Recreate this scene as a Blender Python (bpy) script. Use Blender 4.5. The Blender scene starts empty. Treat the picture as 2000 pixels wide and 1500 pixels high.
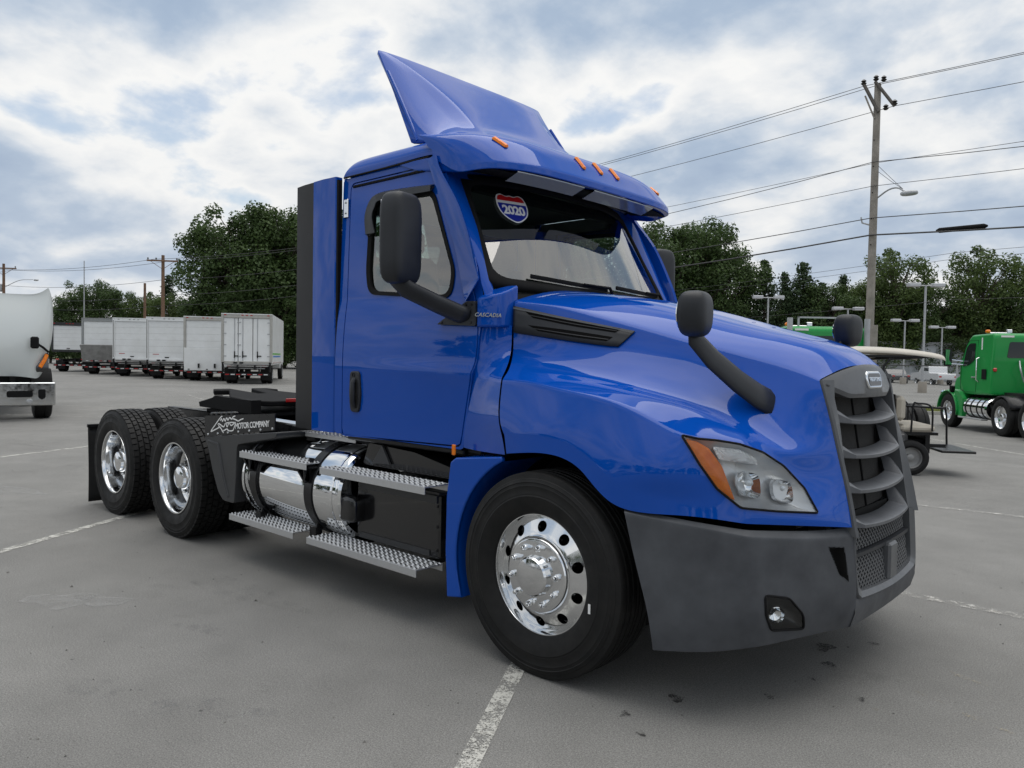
import bpy, math, random
from math import sin, cos, pi, radians, sqrt, atan2
from mathutils import Vector, Matrix
from mathutils.bvhtree import BVHTree
sc = bpy.context.scene
C = sc.collection
# ------------------------------------------------------------------ camera
cd = bpy.data.cameras.new('camera'); cam = bpy.data.objects.new('camera', cd); C.objects.link(cam); sc.camera = cam
cd.sensor_width = 36; cd.lens = 1503.66 / 2000 * 36; cd.clip_start = .05; cd.clip_end = 3000
def cam_axes(yaw, pitch, roll):
    f = Vector((sin(yaw)*cos(pitch), cos(yaw)*cos(pitch), sin(pitch)))
    r = Vector((cos(yaw), -sin(yaw), 0)); u = r.cross(f)
    return cos(roll)*r + sin(roll)*u, -sin(roll)*r + cos(roll)*u, f
_r, _u, _f = cam_axes(-.7410, -.0328, .0176)
M = Matrix((_r, _u, -_f)).transposed().to_4x4(); M.translation = (2.4112, -4.0549, 1.5508)
cam.matrix_world = M
# ------------------------------------------------------------------ sky and sun
SUN_EL, SUN_AZ = radians(84), radians(5)      # azimuth clockwise from +Y
w = bpy.data.worlds.new('World'); sc.world = w; w.use_nodes = True
nt = w.node_tree; N = nt.nodes; L = nt.links; N.clear()
def nd(t, **k):
    n = N.new(t)
    for a, b in k.items(): setattr(n, a, b)
    return n
def mth(op, a, b=None, c=None, clamp=False):
    n = nd('ShaderNodeMath', operation=op, use_clamp=clamp)
    for i, v in enumerate((a, b, c)):
        if v is None: continue
        if hasattr(v, 'links') or hasattr(v, 'is_linked'): L.new(v, n.inputs[i])
        else: n.inputs[i].default_value = v
    return n.outputs[0]
out = nd('ShaderNodeOutputWorld'); bg = nd('ShaderNodeBackground'); bg.inputs[1].default_value = .1
sky = nd('ShaderNodeTexSky', sky_type='NISHITA'); sky.sun_disc = False
sky.sun_elevation = SUN_EL; sky.sun_rotation = SUN_AZ; sky.air_density = 1.2; sky.dust_density = 1.0; sky.ozone_density = 1.5
tc = nd('ShaderNodeTexCoord'); sp = nd('ShaderNodeSeparateXYZ'); L.new(tc.outputs['Generated'], sp.inputs[0])
zc = mth('MAXIMUM', sp.outputs[2], 0.0); zz = mth('ADD', zc, .34)
cb = nd('ShaderNodeCombineXYZ'); L.new(mth('DIVIDE', sp.outputs[0], zz), cb.inputs[0]); L.new(mth('DIVIDE', sp.outputs[1], zz), cb.inputs[1])
def noise(vec, scale, detail, rough, dist=0., off=(0, 0, 0)):
    mp = nd('ShaderNodeMapping'); L.new(vec, mp.inputs[0]); mp.inputs[1].default_value = off
    n = nd('ShaderNodeTexNoise'); L.new(mp.outputs[0], n.inputs['Vector'])
    n.inputs['Scale'].default_value = scale; n.inputs['Detail'].default_value = detail
    n.inputs['Roughness'].default_value = rough; n.inputs['Distortion'].default_value = dist
    return n.outputs['Fac']
n_big = noise(cb.outputs[0], 1.5, 3, .5, .3, (3.1, 1.7, 0))
n_fine = noise(cb.outputs[0], 3.0, 11, .54, .12, (7.7, 2.2, 0))
dens = mth('ADD', mth('MULTIPLY', n_big, .46), mth('MULTIPLY', n_fine, .58))
dens = mth('ADD', mth('MULTIPLY', mth('SUBTRACT', dens, .52), 1.22), .505)
def blob(d, sharp, amt):            # a real break or thick bank of cloud in that direction of the sky
    global dens
    vm = nd('ShaderNodeVectorMath', operation='DOT_PRODUCT'); L.new(tc.outputs['Generated'], vm.inputs[0]); vm.inputs[1].default_value = d
    g = mth('POWER', mth('MAXIMUM', vm.outputs['Value'], 0.), sharp)
    dens = mth('ADD', dens, mth('MULTIPLY', g, amt))
blob((-.553, .758, .345), 120, -.105); blob((-.58, .765, .285), 300, -.05); blob((-.52, .79, .31), 300, -.03)
blob((-.913, .313, .26), 60, .06); blob((-.853, .46, .248), 300, -.06); blob((-.829, .473, .31), 200, .03)
blob((-.631, .679, .377), 400, .03); blob((-.276, .946, .19), 80, .05)

def ramp(fac, stops):
    r = nd('ShaderNodeValToRGB'); L.new(fac, r.inputs[0]); e = r.color_ramp.elements
    while len(e) > 1: e.remove(e[0])
    e[0].position, e[0].color = stops[0][0], (*stops[0][1], 1)
    for p, c in stops[1:]:
        q = e.new(p); q.color = (*c, 1)
    return r.outputs[0]
alpha = ramp(dens, [(.30, (.22, .22, .22)), (.36, (.45, .45, .45)), (.415, (1, 1, 1))])
body = ramp(dens, [(.33, (.82, .86, .90)), (.43, (.95, .95, .94)), (.48, (.84, .86, .88)), (.535, (.61, .68, .77)), (.60, (.42, .52, .66)), (.72, (.31, .41, .57))])
hz = ramp(sp.outputs[2], [(0., (1, 1, 1)), (.10, (.55, .55, .55)), (.30, (0, 0, 0))])
mixh = nd('ShaderNodeMixRGB'); L.new(hz, mixh.inputs[0]); L.new(body, mixh.inputs[1]); mixh.inputs[2].default_value = (.74, .75, .76, 1)
hzm = nd('ShaderNodeMixRGB'); hzm.inputs[0].default_value = .40; L.new(body, hzm.inputs[1]); L.new(mixh.outputs[0], hzm.inputs[2])
K = nd('ShaderNodeMixRGB', blend_type='MULTIPLY'); K.inputs[0].default_value = 1; L.new(hzm.outputs[0], K.inputs[1]); K.inputs[2].default_value = (7.4, 7.4, 7.4, 1)
fin = nd('ShaderNodeMixRGB'); L.new(alpha, fin.inputs[0]); L.new(sky.outputs[0], fin.inputs[1]); L.new(K.outputs[0], fin.inputs[2])
L.new(fin.outputs[0], bg.inputs[0]); L.new(bg.outputs[0], out.inputs[0])
sl = bpy.data.lights.new('sun', 'SUN'); sun = bpy.data.objects.new('sun', sl); C.objects.link(sun)
sl.energy = 1.5; sl.angle = radians(68); sl.color = (1, .96, .90)
sd = Vector((sin(SUN_AZ)*cos(SUN_EL), cos(SUN_AZ)*cos(SUN_EL), sin(SUN_EL)))
sun.rotation_euler = sd.to_track_quat('Z', 'Y').to_euler()
sc.view_settings.view_transform = 'Standard'; sc.view_settings.look = 'None'; sc.view_settings.exposure = 0.42; sc.view_settings.gamma = 1
sc.render.engine = 'CYCLES'; sc.cycles.max_bounces = 8; sc.cycles.transparent_max_bounces = 12
# ------------------------------------------------------------------ helpers
RND = random.Random(7)
def tag(o, label, cat, group=None):
    o['label'] = label; o['category'] = cat
    if group: o['group'] = group
    return o
def empty(name, loc=(0, 0, 0), rz=0):
    o = bpy.data.objects.new(name, None); C.objects.link(o); o.location = loc; o.rotation_euler = (0, 0, rz); o.empty_display_size = .3
    return o
def copy_tree(o, parent=None):
    c = o.copy(); C.objects.link(c); c.parent = parent
    for ch in list(o.children): copy_tree(ch, c)
    return c
MATS = {}
def mat(name, col, rough=.5, metal=0., coat=0., var=0., vscale=8., bump=0., bscale=40., spec=.5, trans=0., col2=None, isl=0., coatr=.03, rvar=0.):
    if name in MATS: return MATS[name]
    m = bpy.data.materials.new(name); m.use_nodes = True; t = m.node_tree; b = t.nodes['Principled BSDF']
    b.inputs['Base Color'].default_value = (*col, 1); b.inputs['Roughness'].default_value = rough; b.inputs['Metallic'].default_value = metal
    b.inputs['Coat Weight'].default_value = coat; b.inputs['Coat Roughness'].default_value = coatr; b.inputs['Specular IOR Level'].default_value = spec
    tx = t.nodes.new('ShaderNodeTexCoord')
    def nz(s, d=5, r=.6):
        n = t.nodes.new('ShaderNodeTexNoise'); n.inputs['Scale'].default_value = s; n.inputs['Detail'].default_value = d; n.inputs['Roughness'].default_value = r
        t.links.new(tx.outputs['Object'], n.inputs['Vector']); return n.outputs['Fac']
    def rmp(f, a, b_):
        r = t.nodes.new('ShaderNodeMapRange'); t.links.new(f, r.inputs[0]); r.inputs[1].default_value = .3; r.inputs[2].default_value = .7; r.inputs[3].default_value = a; r.inputs[4].default_value = b_
        return r.outputs[0]
    if var or col2:
        mx = t.nodes.new('ShaderNodeMixRGB'); c2 = col2 or tuple(c*(1-var) for c in col)
        c1 = col if col2 else tuple(min(1, c*(1+var)) for c in col)
        mx.inputs[1].default_value = (*c1, 1); mx.inputs[2].default_value = (*c2, 1)
        f = rmp(nz(vscale), 0, 1)
        if isl:
            g = t.nodes.new('ShaderNodeNewGeometry'); mm = t.nodes.new('ShaderNodeMath'); mm.operation = 'MULTIPLY_ADD'
            t.links.new(g.outputs['Random Per Island'], mm.inputs[0]); mm.inputs[1].default_value = isl
            m2 = t.nodes.new('ShaderNodeMath'); m2.operation = 'MULTIPLY'; t.links.new(f, m2.inputs[0]); m2.inputs[1].default_value = 1-isl
            t.links.new(m2.outputs[0], mm.inputs[2]); f = mm.outputs[0]
        t.links.new(f, mx.inputs[0]); t.links.new(mx.outputs[0], b.inputs['Base Color'])
    if rvar: t.links.new(rmp(nz(vscale*1.7), max(0, rough-rvar), min(1, rough+rvar)), b.inputs['Roughness'])
    if bump:
        bp = t.nodes.new('ShaderNodeBump'); bp.inputs['Strength'].default_value = bump; bp.inputs['Distance'].default_value = .01
        t.links.new(nz(bscale, 3), bp.inputs['Height']); t.links.new(bp.outputs[0], b.inputs['Normal'])
    if trans:
        o = t.nodes['Material Output']; tr = t.nodes.new('ShaderNodeBsdfTranslucent'); ms = t.nodes.new('ShaderNodeMixShader'); ms.inputs[0].default_value = trans
        if var or col2: t.links.new(mx.outputs[0], tr.inputs[0])
        else: tr.inputs[0].default_value = (*col, 1)
        t.links.new(b.outputs[0], ms.inputs[1]); t.links.new(tr.outputs[0], ms.inputs[2]); t.links.new(ms.outputs[0], o.inputs[0])
    MATS[name] = m; return m
def glass(name, tint, ior=1.5, rough=.0, base=0.):
    if name in MATS: return MATS[name]
    m = bpy.data.materials.new(name); m.use_nodes = True; t = m.node_tree; t.nodes.remove(t.nodes['Principled BSDF']); o = t.nodes['Material Output']
    tr = t.nodes.new('ShaderNodeBsdfTransparent'); tr.inputs[0].default_value = (*tint, 1)
    gl = t.nodes.new('ShaderNodeBsdfGlossy'); gl.inputs['Roughness'].default_value = rough; gl.inputs[0].default_value = (1, 1, 1, 1)
    fr = t.nodes.new('ShaderNodeFresnel'); fr.inputs[0].default_value = ior
    ad = t.nodes.new('ShaderNodeMath'); ad.operation = 'ADD'; ad.use_clamp = True; t.links.new(fr.outputs[0], ad.inputs[0]); ad.inputs[1].default_value = base
    ms = t.nodes.new('ShaderNodeMixShader'); t.links.new(ad.outputs[0], ms.inputs[0]); t.links.new(tr.outputs[0], ms.inputs[1]); t.links.new(gl.outputs[0], ms.inputs[2]); t.links.new(ms.outputs[0], o.inputs[0])
    MATS[name] = m; return m
def finish(o, m, parent=None, sharp=35, flat=False):
    me = o.data
    if m: me.materials.append(m)
    if not flat:
        me.shade_smooth()
        if sharp: me.set_sharp_from_angle(angle=radians(sharp))
    if o.name not in C.objects: C.objects.link(o)
    if parent is not None: o.parent = parent
    return o
class MB:
    def __init__(s): s.v = []; s.f = []
    def add(s, vs, fs, T=None):
        b = len(s.v)
        s.v += [tuple(T @ Vector(p)) for p in vs] if T is not None else [tuple(p) for p in vs]
        s.f += [tuple(b+i for i in f) for f in fs]; return s
    def box(s, c, d, bev=0., T=None):
        x, y, z = (k/2 for k in d); b = min(bev, x*.9, y*.9, z*.9); cx, cy, cz = c
        if b <= 0:
            vs = [(cx+i*x, cy+j*y, cz+k*z) for i in (-1, 1) for j in (-1, 1) for k in (-1, 1)]
            return s.add(vs, [(0, 1, 3, 2), (4, 6, 7, 5), (0, 4, 5, 1), (2, 3, 7, 6), (0, 2, 6, 4), (1, 5, 7, 3)], T)
        vs = []; idx = {}
        for i in (-1, 1):
            for j in (-1, 1):
                for k in (-1, 1):
                    for a in range(3):
                        q = [x-b, y-b, z-b]; q[a] += b; idx[(i, j, k, a)] = len(vs); vs.append((cx+i*q[0], cy+j*q[1], cz+k*q[2]))
        fs = []; g = idx
        for i in (-1, 1):
            fs.append([g[(i, j, k, 0)] for j, k in ((-1, -1), (1, -1), (1, 1), (-1, 1))][::i])
            fs.append([g[(j, i, k, 1)] for j, k in ((-1, -1), (1, -1), (1, 1), (-1, 1))][::-i])
            fs.append([g[(j, k, i, 2)] for j, k in ((-1, -1), (1, -1), (1, 1), (-1, 1))][::i])
        for i in (-1, 1):
            for j in (-1, 1):
                fs.append([g[(i, j, -1, 0)], g[(i, j, 1, 0)], g[(i, j, 1, 1)], g[(i, j, -1, 1)]][::i*j])
                fs.append([g[(i, -1, j, 0)], g[(i, -1, j, 2)], g[(i, 1, j, 2)], g[(i, 1, j, 0)]][::i*j])
                fs.append([g[(-1, i, j, 1)], g[(1, i, j, 1)], g[(1, i, j, 2)], g[(-1, i, j, 2)]][::i*j])
                for k in (-1, 1): fs.append([g[(i, j, k, 0)], g[(i, j, k, 1)], g[(i, j, k, 2)]][::i*j*k])
        return s.add(vs, fs, T)
    def tube(s, path, r, n=10, cap=True, sq=None):
        P = [Vector(p) for p in path]; R = r if isinstance(r, (list, tuple)) else [r]*len(P); ref = None; rings = []
        for i, p in enumerate(P):
            t = ((P[min(i+1, len(P)-1)]-p).normalized() if i < len(P)-1 else Vector()) + ((p-P[i-1]).normalized() if i else Vector())
            t.normalize()
            if ref is None:
                ref = Vector((0, 0, 1)) if abs(t.z) < .9 else Vector((1, 0, 0))
            a = t.cross(ref).normalized(); b = a.cross(t).normalized(); ref = b
            ka, kb = sq or (1, 1)
            rings.append([tuple(p+a*(cos(2*pi*k/n+ (pi/n if n == 4 else 0))*R[i]*ka)+b*(sin(2*pi*k/n + (pi/n if n == 4 else 0))*R[i]*kb)) for k in range(n)])
        vs = [v for q in rings for v in q]; fs = []
        for i in range(len(P)-1):
            for k in range(n): fs.append((i*n+k, (i+1)*n+k, (i+1)*n+(k+1) % n, i*n+(k+1) % n)[::-1])
        if cap: fs.append(tuple(range(n))[::-1][::-1]); fs.append(tuple(range((len(P)-1)*n, len(P)*n))[::-1])
        return s.add(vs, fs)
    def lathe(s, prof, c=(0, 0, 0), axis='Y', n=48, close=False):
        vs = []; fs = []; m = len(prof)
        for k in range(n):
            a = 2*pi*k/n
            for r, h in prof:
                if axis == 'Y': q = (r*cos(a), h, r*sin(a))
                elif axis == 'X': q = (h, r*cos(a), r*sin(a))
                else: q = (r*cos(a), r*sin(a), h)
                vs.append((q[0]+c[0], q[1]+c[1], q[2]+c[2]))
        for k in range(n):
            for i in range(m-1 if not close else m):
                j = (i+1) % m; fs.append((k*m+i, k*m+j, ((k+1) % n)*m+j, ((k+1) % n)*m+i))
        return s.add(vs, fs)
    def prism(s, poly, a, b, plane='XZ', T=None):
        n = len(poly)
        def P(u, v, h): return {'XZ': (u, h, v), 'XY': (u, v, h), 'YZ': (h, u, v)}[plane]
        vs = [P(u, v, a) for u, v in poly]+[P(u, v, b) for u, v in poly]
        fs = [tuple(range(n))[::-1], tuple(range(n, 2*n))]+[(i, (i+1) % n, n+(i+1) % n, n+i) for i in range(n)]
        return s.add(vs, fs, T)
    def grid(s, rows, flip=False, closed=False):
        m = len(rows[0]); vs = [p for r in rows for p in r]; fs = []
        for i in range(len(rows)-1):
            for j in range(m-1 if not closed else m):
                q = (i*m+j, i*m+(j+1) % m, (i+1)*m+(j+1) % m, (i+1)*m+j); fs.append(q[::-1] if flip else q)
        return s.add(vs, fs)
    def build(s, name, m, parent=None, sharp=35, flat=False, fixn=True):
        me = bpy.data.meshes.new(name); me.from_pydata(s.v, [], s.f); me.validate()
        if fixn:
            import bmesh
            bm = bmesh.new(); bm.from_mesh(me); bmesh.ops.recalc_face_normals(bm, faces=bm.faces); bm.to_mesh(me); bm.free()
        o = bpy.data.objects.new(name, me)
        return finish(o, m, parent, sharp, flat)
def spline(P, n=8, closed=False):      # Catmull-Rom through the points
    P = [Vector(p) for p in P]; out = []; k = len(P); rng = range(k if closed else k-1)
    for i in rng:
        p0 = P[(i-1) % k] if closed or i else P[0]*2-P[1]; p1 = P[i]; p2 = P[(i+1) % k]
        p3 = P[(i+2) % k] if closed or i+2 < k else P[-1]*2-P[-2]
        for j in range(n):
            t = j/n; out.append(.5*((2*p1)+(p2-p0)*t+(2*p0-5*p1+4*p2-p3)*t*t+(3*p1-p0-3*p2+p3)*t**3))
    if not closed: out.append(P[-1])
    return out
def roundpoly(poly, rad, n=5):         # rounded corners, 2-D
    P = [Vector(p) for p in poly]; out = []; k = len(P); R = rad if isinstance(rad, (list, tuple)) else [rad]*k
    for i in range(k):
        a = P[i-1]-P[i]; b = P[(i+1) % k]-P[i]; r = min(R[i], a.length*.48, b.length*.48)
        p0 = P[i]+a.normalized()*r; p2 = P[i]+b.normalized()*r
        for j in range(n+1):
            t = j/n; q = (1-t)**2*p0+2*t*(1-t)*P[i]+t*t*p2; out.append(tuple(q))
    return out
def resample_angle(poly, c, N):        # star-shaped loop sampled at N equal angles around c
    out = []
    for k in range(N):
        a = 2*pi*k/N; d = Vector((cos(a), sin(a))); best = 0
        for i in range(len(poly)):
            p = Vector(poly[i])-Vector(c); q = Vector(poly[(i+1) % len(poly)])-Vector(c); e = q-p
            den = d.x*e.y-d.y*e.x
            if abs(den) < 1e-12: continue
            t = (p.x*e.y-p.y*e.x)/den; s_ = (p.x*d.y-p.y*d.x)/den
            if t > 0 and -1e-6 <= s_ <= 1+1e-6: best = max(best, t)
        out.append(tuple(Vector(c)+d*best))
    return out
def inpoly(p, poly):
    r = False; j = len(poly)-1
    for i in range(len(poly)):
        if (poly[i][1] > p[1]) != (poly[j][1] > p[1]) and p[0] < (poly[j][0]-poly[i][0])*(p[1]-poly[i][1])/(poly[j][1]-poly[i][1])+poly[i][0]: r = not r
        j = i
    return r
def subd(name, rows, m, parent, mirror=False, crow={}, ccol={}, level=3, thick=0., sharp=40, flip=False, keep=False):
    """rows of control points -> subdivision surface through the points; crow/ccol: creases along rows/columns. mirror: rows[0] lies on y=0"""
    n = len(rows); cr = dict(crow)
    if mirror:
        full = [[(x, -y, z) for x, y, z in r] for r in rows[:0:-1]]+[list(r) for r in rows]
        cr = {}
        for k, v in crow.items(): cr[n-1+k] = v; cr[n-1-k] = v
        rows = full; n = len(rows)
    mm = len(rows[0]); V = [Vector(p) for r in rows for p in r]
    F = [(i*mm+j, i*mm+j+1, (i+1)*mm+j+1, (i+1)*mm+j) for i in range(n-1) for j in range(mm-1)]
    if flip: F = [f[::-1] for f in F]
    me = bpy.data.meshes.new(name); me.from_pydata([tuple(v) for v in V], [], F); me.update()
    at = me.attributes.new('crease_edge', 'FLOAT', 'EDGE')
    for e in me.edges:
        a, b = e.vertices; ra, ca, rb, cb_ = a//mm, a % mm, b//mm, b % mm
        if ra == rb and ra in cr: at.data[e.index].value = cr[ra] if not isinstance(cr[ra], (list, tuple)) else cr[ra][min(ca, cb_)]
        elif ca == cb_ and ca in ccol: at.data[e.index].value = ccol[ca]
    o = bpy.data.objects.new(name, me); C.objects.link(o)
    md = o.modifiers.new('s', 'SUBSURF'); md.levels = level; md.boundary_smooth = 'PRESERVE_CORNERS'
    for it in range(5):
        if it < 4: md.levels = 1
        else: md.levels = level
        dg = bpy.context.evaluated_depsgraph_get(); dg.update(); ev = o.evaluated_get(dg)
        if it < 4:
            em = ev.to_mesh()
            for i in range(len(V)):
                d = V[i]-em.vertices[i].co; me.vertices[i].co = me.vertices[i].co+d*.9
            ev.to_mesh_clear(); me.update()
        else: nm = bpy.data.meshes.new_from_object(ev)
    o.modifiers.clear(); o.data = nm; bpy.data.meshes.remove(me)
    nm.name = name
    for a in list(nm.attributes):
        if a.name == 'crease_edge': nm.attributes.remove(a)
    if thick:
        thicken(nm, thick)
    return finish(o, m, parent, sharp)
def thicken(me, t):
    import bmesh
    bm = bmesh.new(); bm.from_mesh(me); bm.normal_update()
    bmesh.ops.solidify(bm, geom=bm.faces[:], thickness=t); bm.to_mesh(bm_me := me); bm.free()
def text(s, size, m, parent, name, T, ext=.002, bold=0., italic=0., align='CENTER', spacing=1.):
    cu = bpy.data.curves.new(name, 'FONT'); cu.body = s; cu.size = size; cu.extrude = ext; cu.offset = bold; cu.shear = italic; cu.align_x = align; cu.align_y = 'CENTER'; cu.space_character = spacing; cu.resolution_u = 3
    o = bpy.data.objects.new(name, cu); C.objects.link(o)
    dg = bpy.context.evaluated_depsgraph_get(); dg.update(); me = bpy.data.meshes.new_from_object(o.evaluated_get(dg)); bpy.data.objects.remove(o); bpy.data.curves.remove(cu)
    me.transform(T); me.name = name
    o = bpy.data.objects.new(name, me); return finish(o, m, parent, flat=True)
def frame(origin, xdir, ydir):
    x = Vector(xdir).normalized(); z = x.cross(Vector(ydir)).normalized(); y = z.cross(x)
    T = Matrix((x, y, z)).transposed().to_4x4(); T.translation = origin; return T

# ------------------------------------------------------------------ materials
BLUE = mat('blue paint', (.002, .064, .375), .5, coat=.78, coatr=.012, spec=0., bump=.05, bscale=5)
CHROME = mat('chrome', (.80, .81, .82), .05, 1.)
POLISH = mat('polished aluminium', (.74, .75, .76), .10, 1., rvar=.04, vscale=20)
ALU = mat('step aluminium', (.56, .565, .57), .42, .75, rvar=.1, vscale=30)
PLAST = mat('dark grey plastic', (.020, .022, .026), .46, spec=.35, var=.18, vscale=6, bump=.05, bscale=500)
BUMPM = mat('bumper plastic', (.040, .043, .050), .50, spec=.4, col2=(.074, .079, .088), vscale=5, bump=.04, bscale=600, rvar=.10)
GRILM = mat('grille plastic', (.085, .089, .095), .36, spec=.5, var=.12, vscale=9, rvar=.08)
BLACK = mat('black metal', (.006, .006, .007), .33, spec=.35, var=.3, vscale=10, rvar=.1)
MATTE = mat('matte black', (.006, .006, .0065), .8, spec=.2, var=.3, vscale=8)
SCREEN = mat('grille screen fabric', (.022, .021, .020), .85, var=.2, vscale=30, bump=.3, bscale=400)
RUBBER = mat('tyre rubber', (.0062, .0064, .0068), .62, col2=(.013, .0125, .0118), vscale=9, bump=.05, bscale=200, rvar=.10, spec=.28)
AMBER = mat('amber lens', (.95, .27, .010), .25, coat=.15, spec=.3, col2=(.70, .14, .006), vscale=18)
RED = mat('red lens', (.45, .012, .012), .2, coat=.5)
WHITE = mat('white decal', (.80, .80, .79), .4)
SILVER = mat('silver trim', (.62, .63, .64), .25, 1.)
INTER = mat('cab interior grey', (.24, .24, .23), .8, var=.12, vscale=5)
INTDK = mat('cab interior dark', (.03, .031, .033), .75, var=.2, vscale=7)
GLASS = glass('window glass', (.74, .83, .79), 1.5, base=.12)
WSG = glass('windscreen glass', (.62, .72, .68), 1.52, base=.17)
LENS = glass('lamp lens', (.97, .98, .98), 1.40)
# ------------------------------------------------------------------ semi truck: front points to +X, kerb side is -Y
truck = empty('semi_truck', (0, 0, 0))
tag(truck, 'blue day cab semi truck with tall roof deflector and chrome wheels on the asphalt', 'truck')
def P(o, parent=truck): o.parent = parent; return o      # parts are given in the truck's own metres, origin under the front axle
HOOD = [[(-0.490, 0.000, 1.975), (-0.250, 0.000, 1.945), (0.000, 0.000, 1.905), (0.250, 0.000, 1.845), (0.470, 0.000, 1.785), (0.620, 0.000, 1.745), (0.800, 0.000, 1.700), (0.980, 0.000, 1.640), (1.118, 0.000, 1.548)],
 [(-0.490, -0.500, 1.957), (-0.250, -0.480, 1.927), (0.000, -0.450, 1.887), (0.250, -0.420, 1.827), (0.470, -0.390, 1.767), (0.620, -0.360, 1.727), (0.800, -0.330, 1.682), (0.980, -0.290, 1.622), (1.104, -0.240, 1.541)],
 [(-0.478, -0.880, 1.872), (-0.240, -0.820, 1.842), (0.000, -0.765, 1.782), (0.220, -0.720, 1.724), (0.439, -0.665, 1.662), (0.560, -0.630, 1.632), (0.740, -0.575, 1.585), (0.920, -0.515, 1.532), (1.055, -0.460, 1.478)],
 [(-0.465, -0.905, 1.720), (-0.240, -0.870, 1.695), (0.000, -0.825, 1.645), (0.220, -0.785, 1.590), (0.450, -0.740, 1.530), (0.570, -0.700, 1.500), (0.760, -0.640, 1.455), (0.940, -0.570, 1.410), (1.085, -0.480, 1.395)],
 [(-0.449, -0.925, 1.581), (-0.146, -0.925, 1.540), (0.109, -0.910, 1.488), (0.369, -0.890, 1.435), (0.595, -0.845, 1.376), (0.708, -0.810, 1.345), (0.839, -0.740, 1.286), (0.994, -0.650, 1.228), (1.109, -0.465, 1.291)],
 [(-0.381, -1.030, 1.492), (-0.127, -1.050, 1.466), (0.108, -1.055, 1.443), (0.376, -1.030, 1.404), (0.641, -0.970, 1.346), (0.767, -0.920, 1.299), (0.881, -0.850, 1.247), (1.025, -0.720, 1.155), (1.141, -0.468, 1.170)],
 [(-0.340, -1.120, 1.439), (-0.113, -1.145, 1.434), (0.132, -1.165, 1.401), (0.433, -1.165, 1.353), (0.693, -1.130, 1.246), (0.818, -1.080, 1.222), (0.940, -0.946, 1.193), (1.050, -0.706, 1.072), (1.163, -0.470, 1.085)],
 [(-0.315, -1.165, 1.255), (-0.103, -1.190, 1.270), (0.125, -1.210, 1.253), (0.397, -1.215, 1.191), (0.669, -1.200, 1.093), (0.846, -1.100, 1.048), (0.961, -0.982, 1.039), (1.100, -0.692, 0.972), (1.187, -0.472, 0.995)],
 [(-0.266, -1.180, 1.159), (-0.097, -1.210, 1.185), (0.108, -1.225, 1.180), (0.313, -1.235, 1.115), (0.490, -1.235, 1.008), (0.769, -1.151, 0.946), (0.971, -1.005, 0.919), (1.139, -0.689, 0.892), (1.211, -0.474, 0.887)],
 [(-0.245, -1.185, 1.067), (-0.090, -1.215, 1.089), (0.081, -1.228, 1.097), (0.273, -1.237, 1.045), (0.468, -1.235, 0.907), (0.752, -1.164, 0.899), (0.973, -1.011, 0.875), (1.152, -0.673, 0.842), (1.224, -0.475, 0.819)]]

hood = P(subd('hood', HOOD, BLUE, None, mirror=True, level=4, sharp=0,
        crow={2: .55, 5: .30, 6: [.75, .75, .75, .72, .55, .35, .2, .1], 8: [.8, .8, .8, .8, .8, .3, .1, 0]}, ccol={6: .6}))
def make_bvh(o):
    return BVHTree.FromPolygons([tuple(v.co) for v in o.data.vertices], [tuple(p.vertices) for p in o.data.polygons])
hood_bvh = make_bvh(hood)
def basis(d):
    d = Vector(d).normalized(); up_ = Vector((0, 0, 1)); s = up_.cross(d).normalized(); t = d.cross(s); return s, t, d
def patch(name, bvh, poly3, d, edge, centre, m, parent, N=72, rings=7, rad=.01, skirt=0., curve=1.5, sharp=40):
    """dome-like skin over a curved panel: the loop poly3 seen along d, dropped onto the panel and lifted by edge..centre"""
    s, t, d = basis(d); p2 = [(Vector(p).dot(s), Vector(p).dot(t)) for p in poly3]; far = max(Vector(p).dot(d) for p in poly3)+.4
    c = tuple(sum(q[i] for q in p2)/len(p2) for i in (0, 1)); lp = resample_angle(roundpoly(p2, rad), c, N)
    def drop(q, off):
        o = s*q[0]+t*q[1]+d*far; h = bvh.ray_cast(o, -d, 2.0)
        if h[0] is None: h = (s*q[0]+t*q[1]+d*(far-.4), d)
        nn = h[1] if h[1].dot(d) > 0 else -h[1]
        return tuple(h[0]+nn*off)
    rows = []
    if skirt: rows.append([drop(q, edge-skirt) for q in lp])
    for k in range(rings):
        f = 1-k/rings; off = edge+(centre-edge)*(1-f**curve)
        rows.append([drop((c[0]+(q[0]-c[0])*f, c[1]+(q[1]-c[1])*f), off) for q in lp])
    b = MB(); b.grid(rows, closed=True); n0 = len(rows)-1; cv = len(b.v); b.v.append(drop(c, centre))
    for k in range(N): b.f.append((n0*N+k, n0*N+(k+1) % N, cv))
    o = b.build(name, m, None, sharp)
    return o
def loop_tube(name, bvh, poly3, d, off, r, m, rad=.01, N=72):
    s, t, d = basis(d); p2 = [(Vector(p).dot(s), Vector(p).dot(t)) for p in poly3]; far = max(Vector(p).dot(d) for p in poly3)+.4
    lp = roundpoly(p2, rad); q3 = []
    for i in range(len(lp)):
        a, b_ = Vector(lp[i]), Vector(lp[(i+1) % len(lp)]); k = max(1, int((b_-a).length/.03))
        for j in range(k): q3.append(a+(b_-a)*j/k)
    pts = []
    for q in q3:
        h = bvh.ray_cast(s*q[0]+t*q[1]+d*far, -d, 2.0)
        if h[0] is None: continue
        pts.append(h[0]+(h[1] if h[1].dot(d) > 0 else -h[1])*off)
    pts += [pts[0], pts[1]]
    return MB().tube(pts, r, 8, cap=False).build(name, m)
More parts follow.
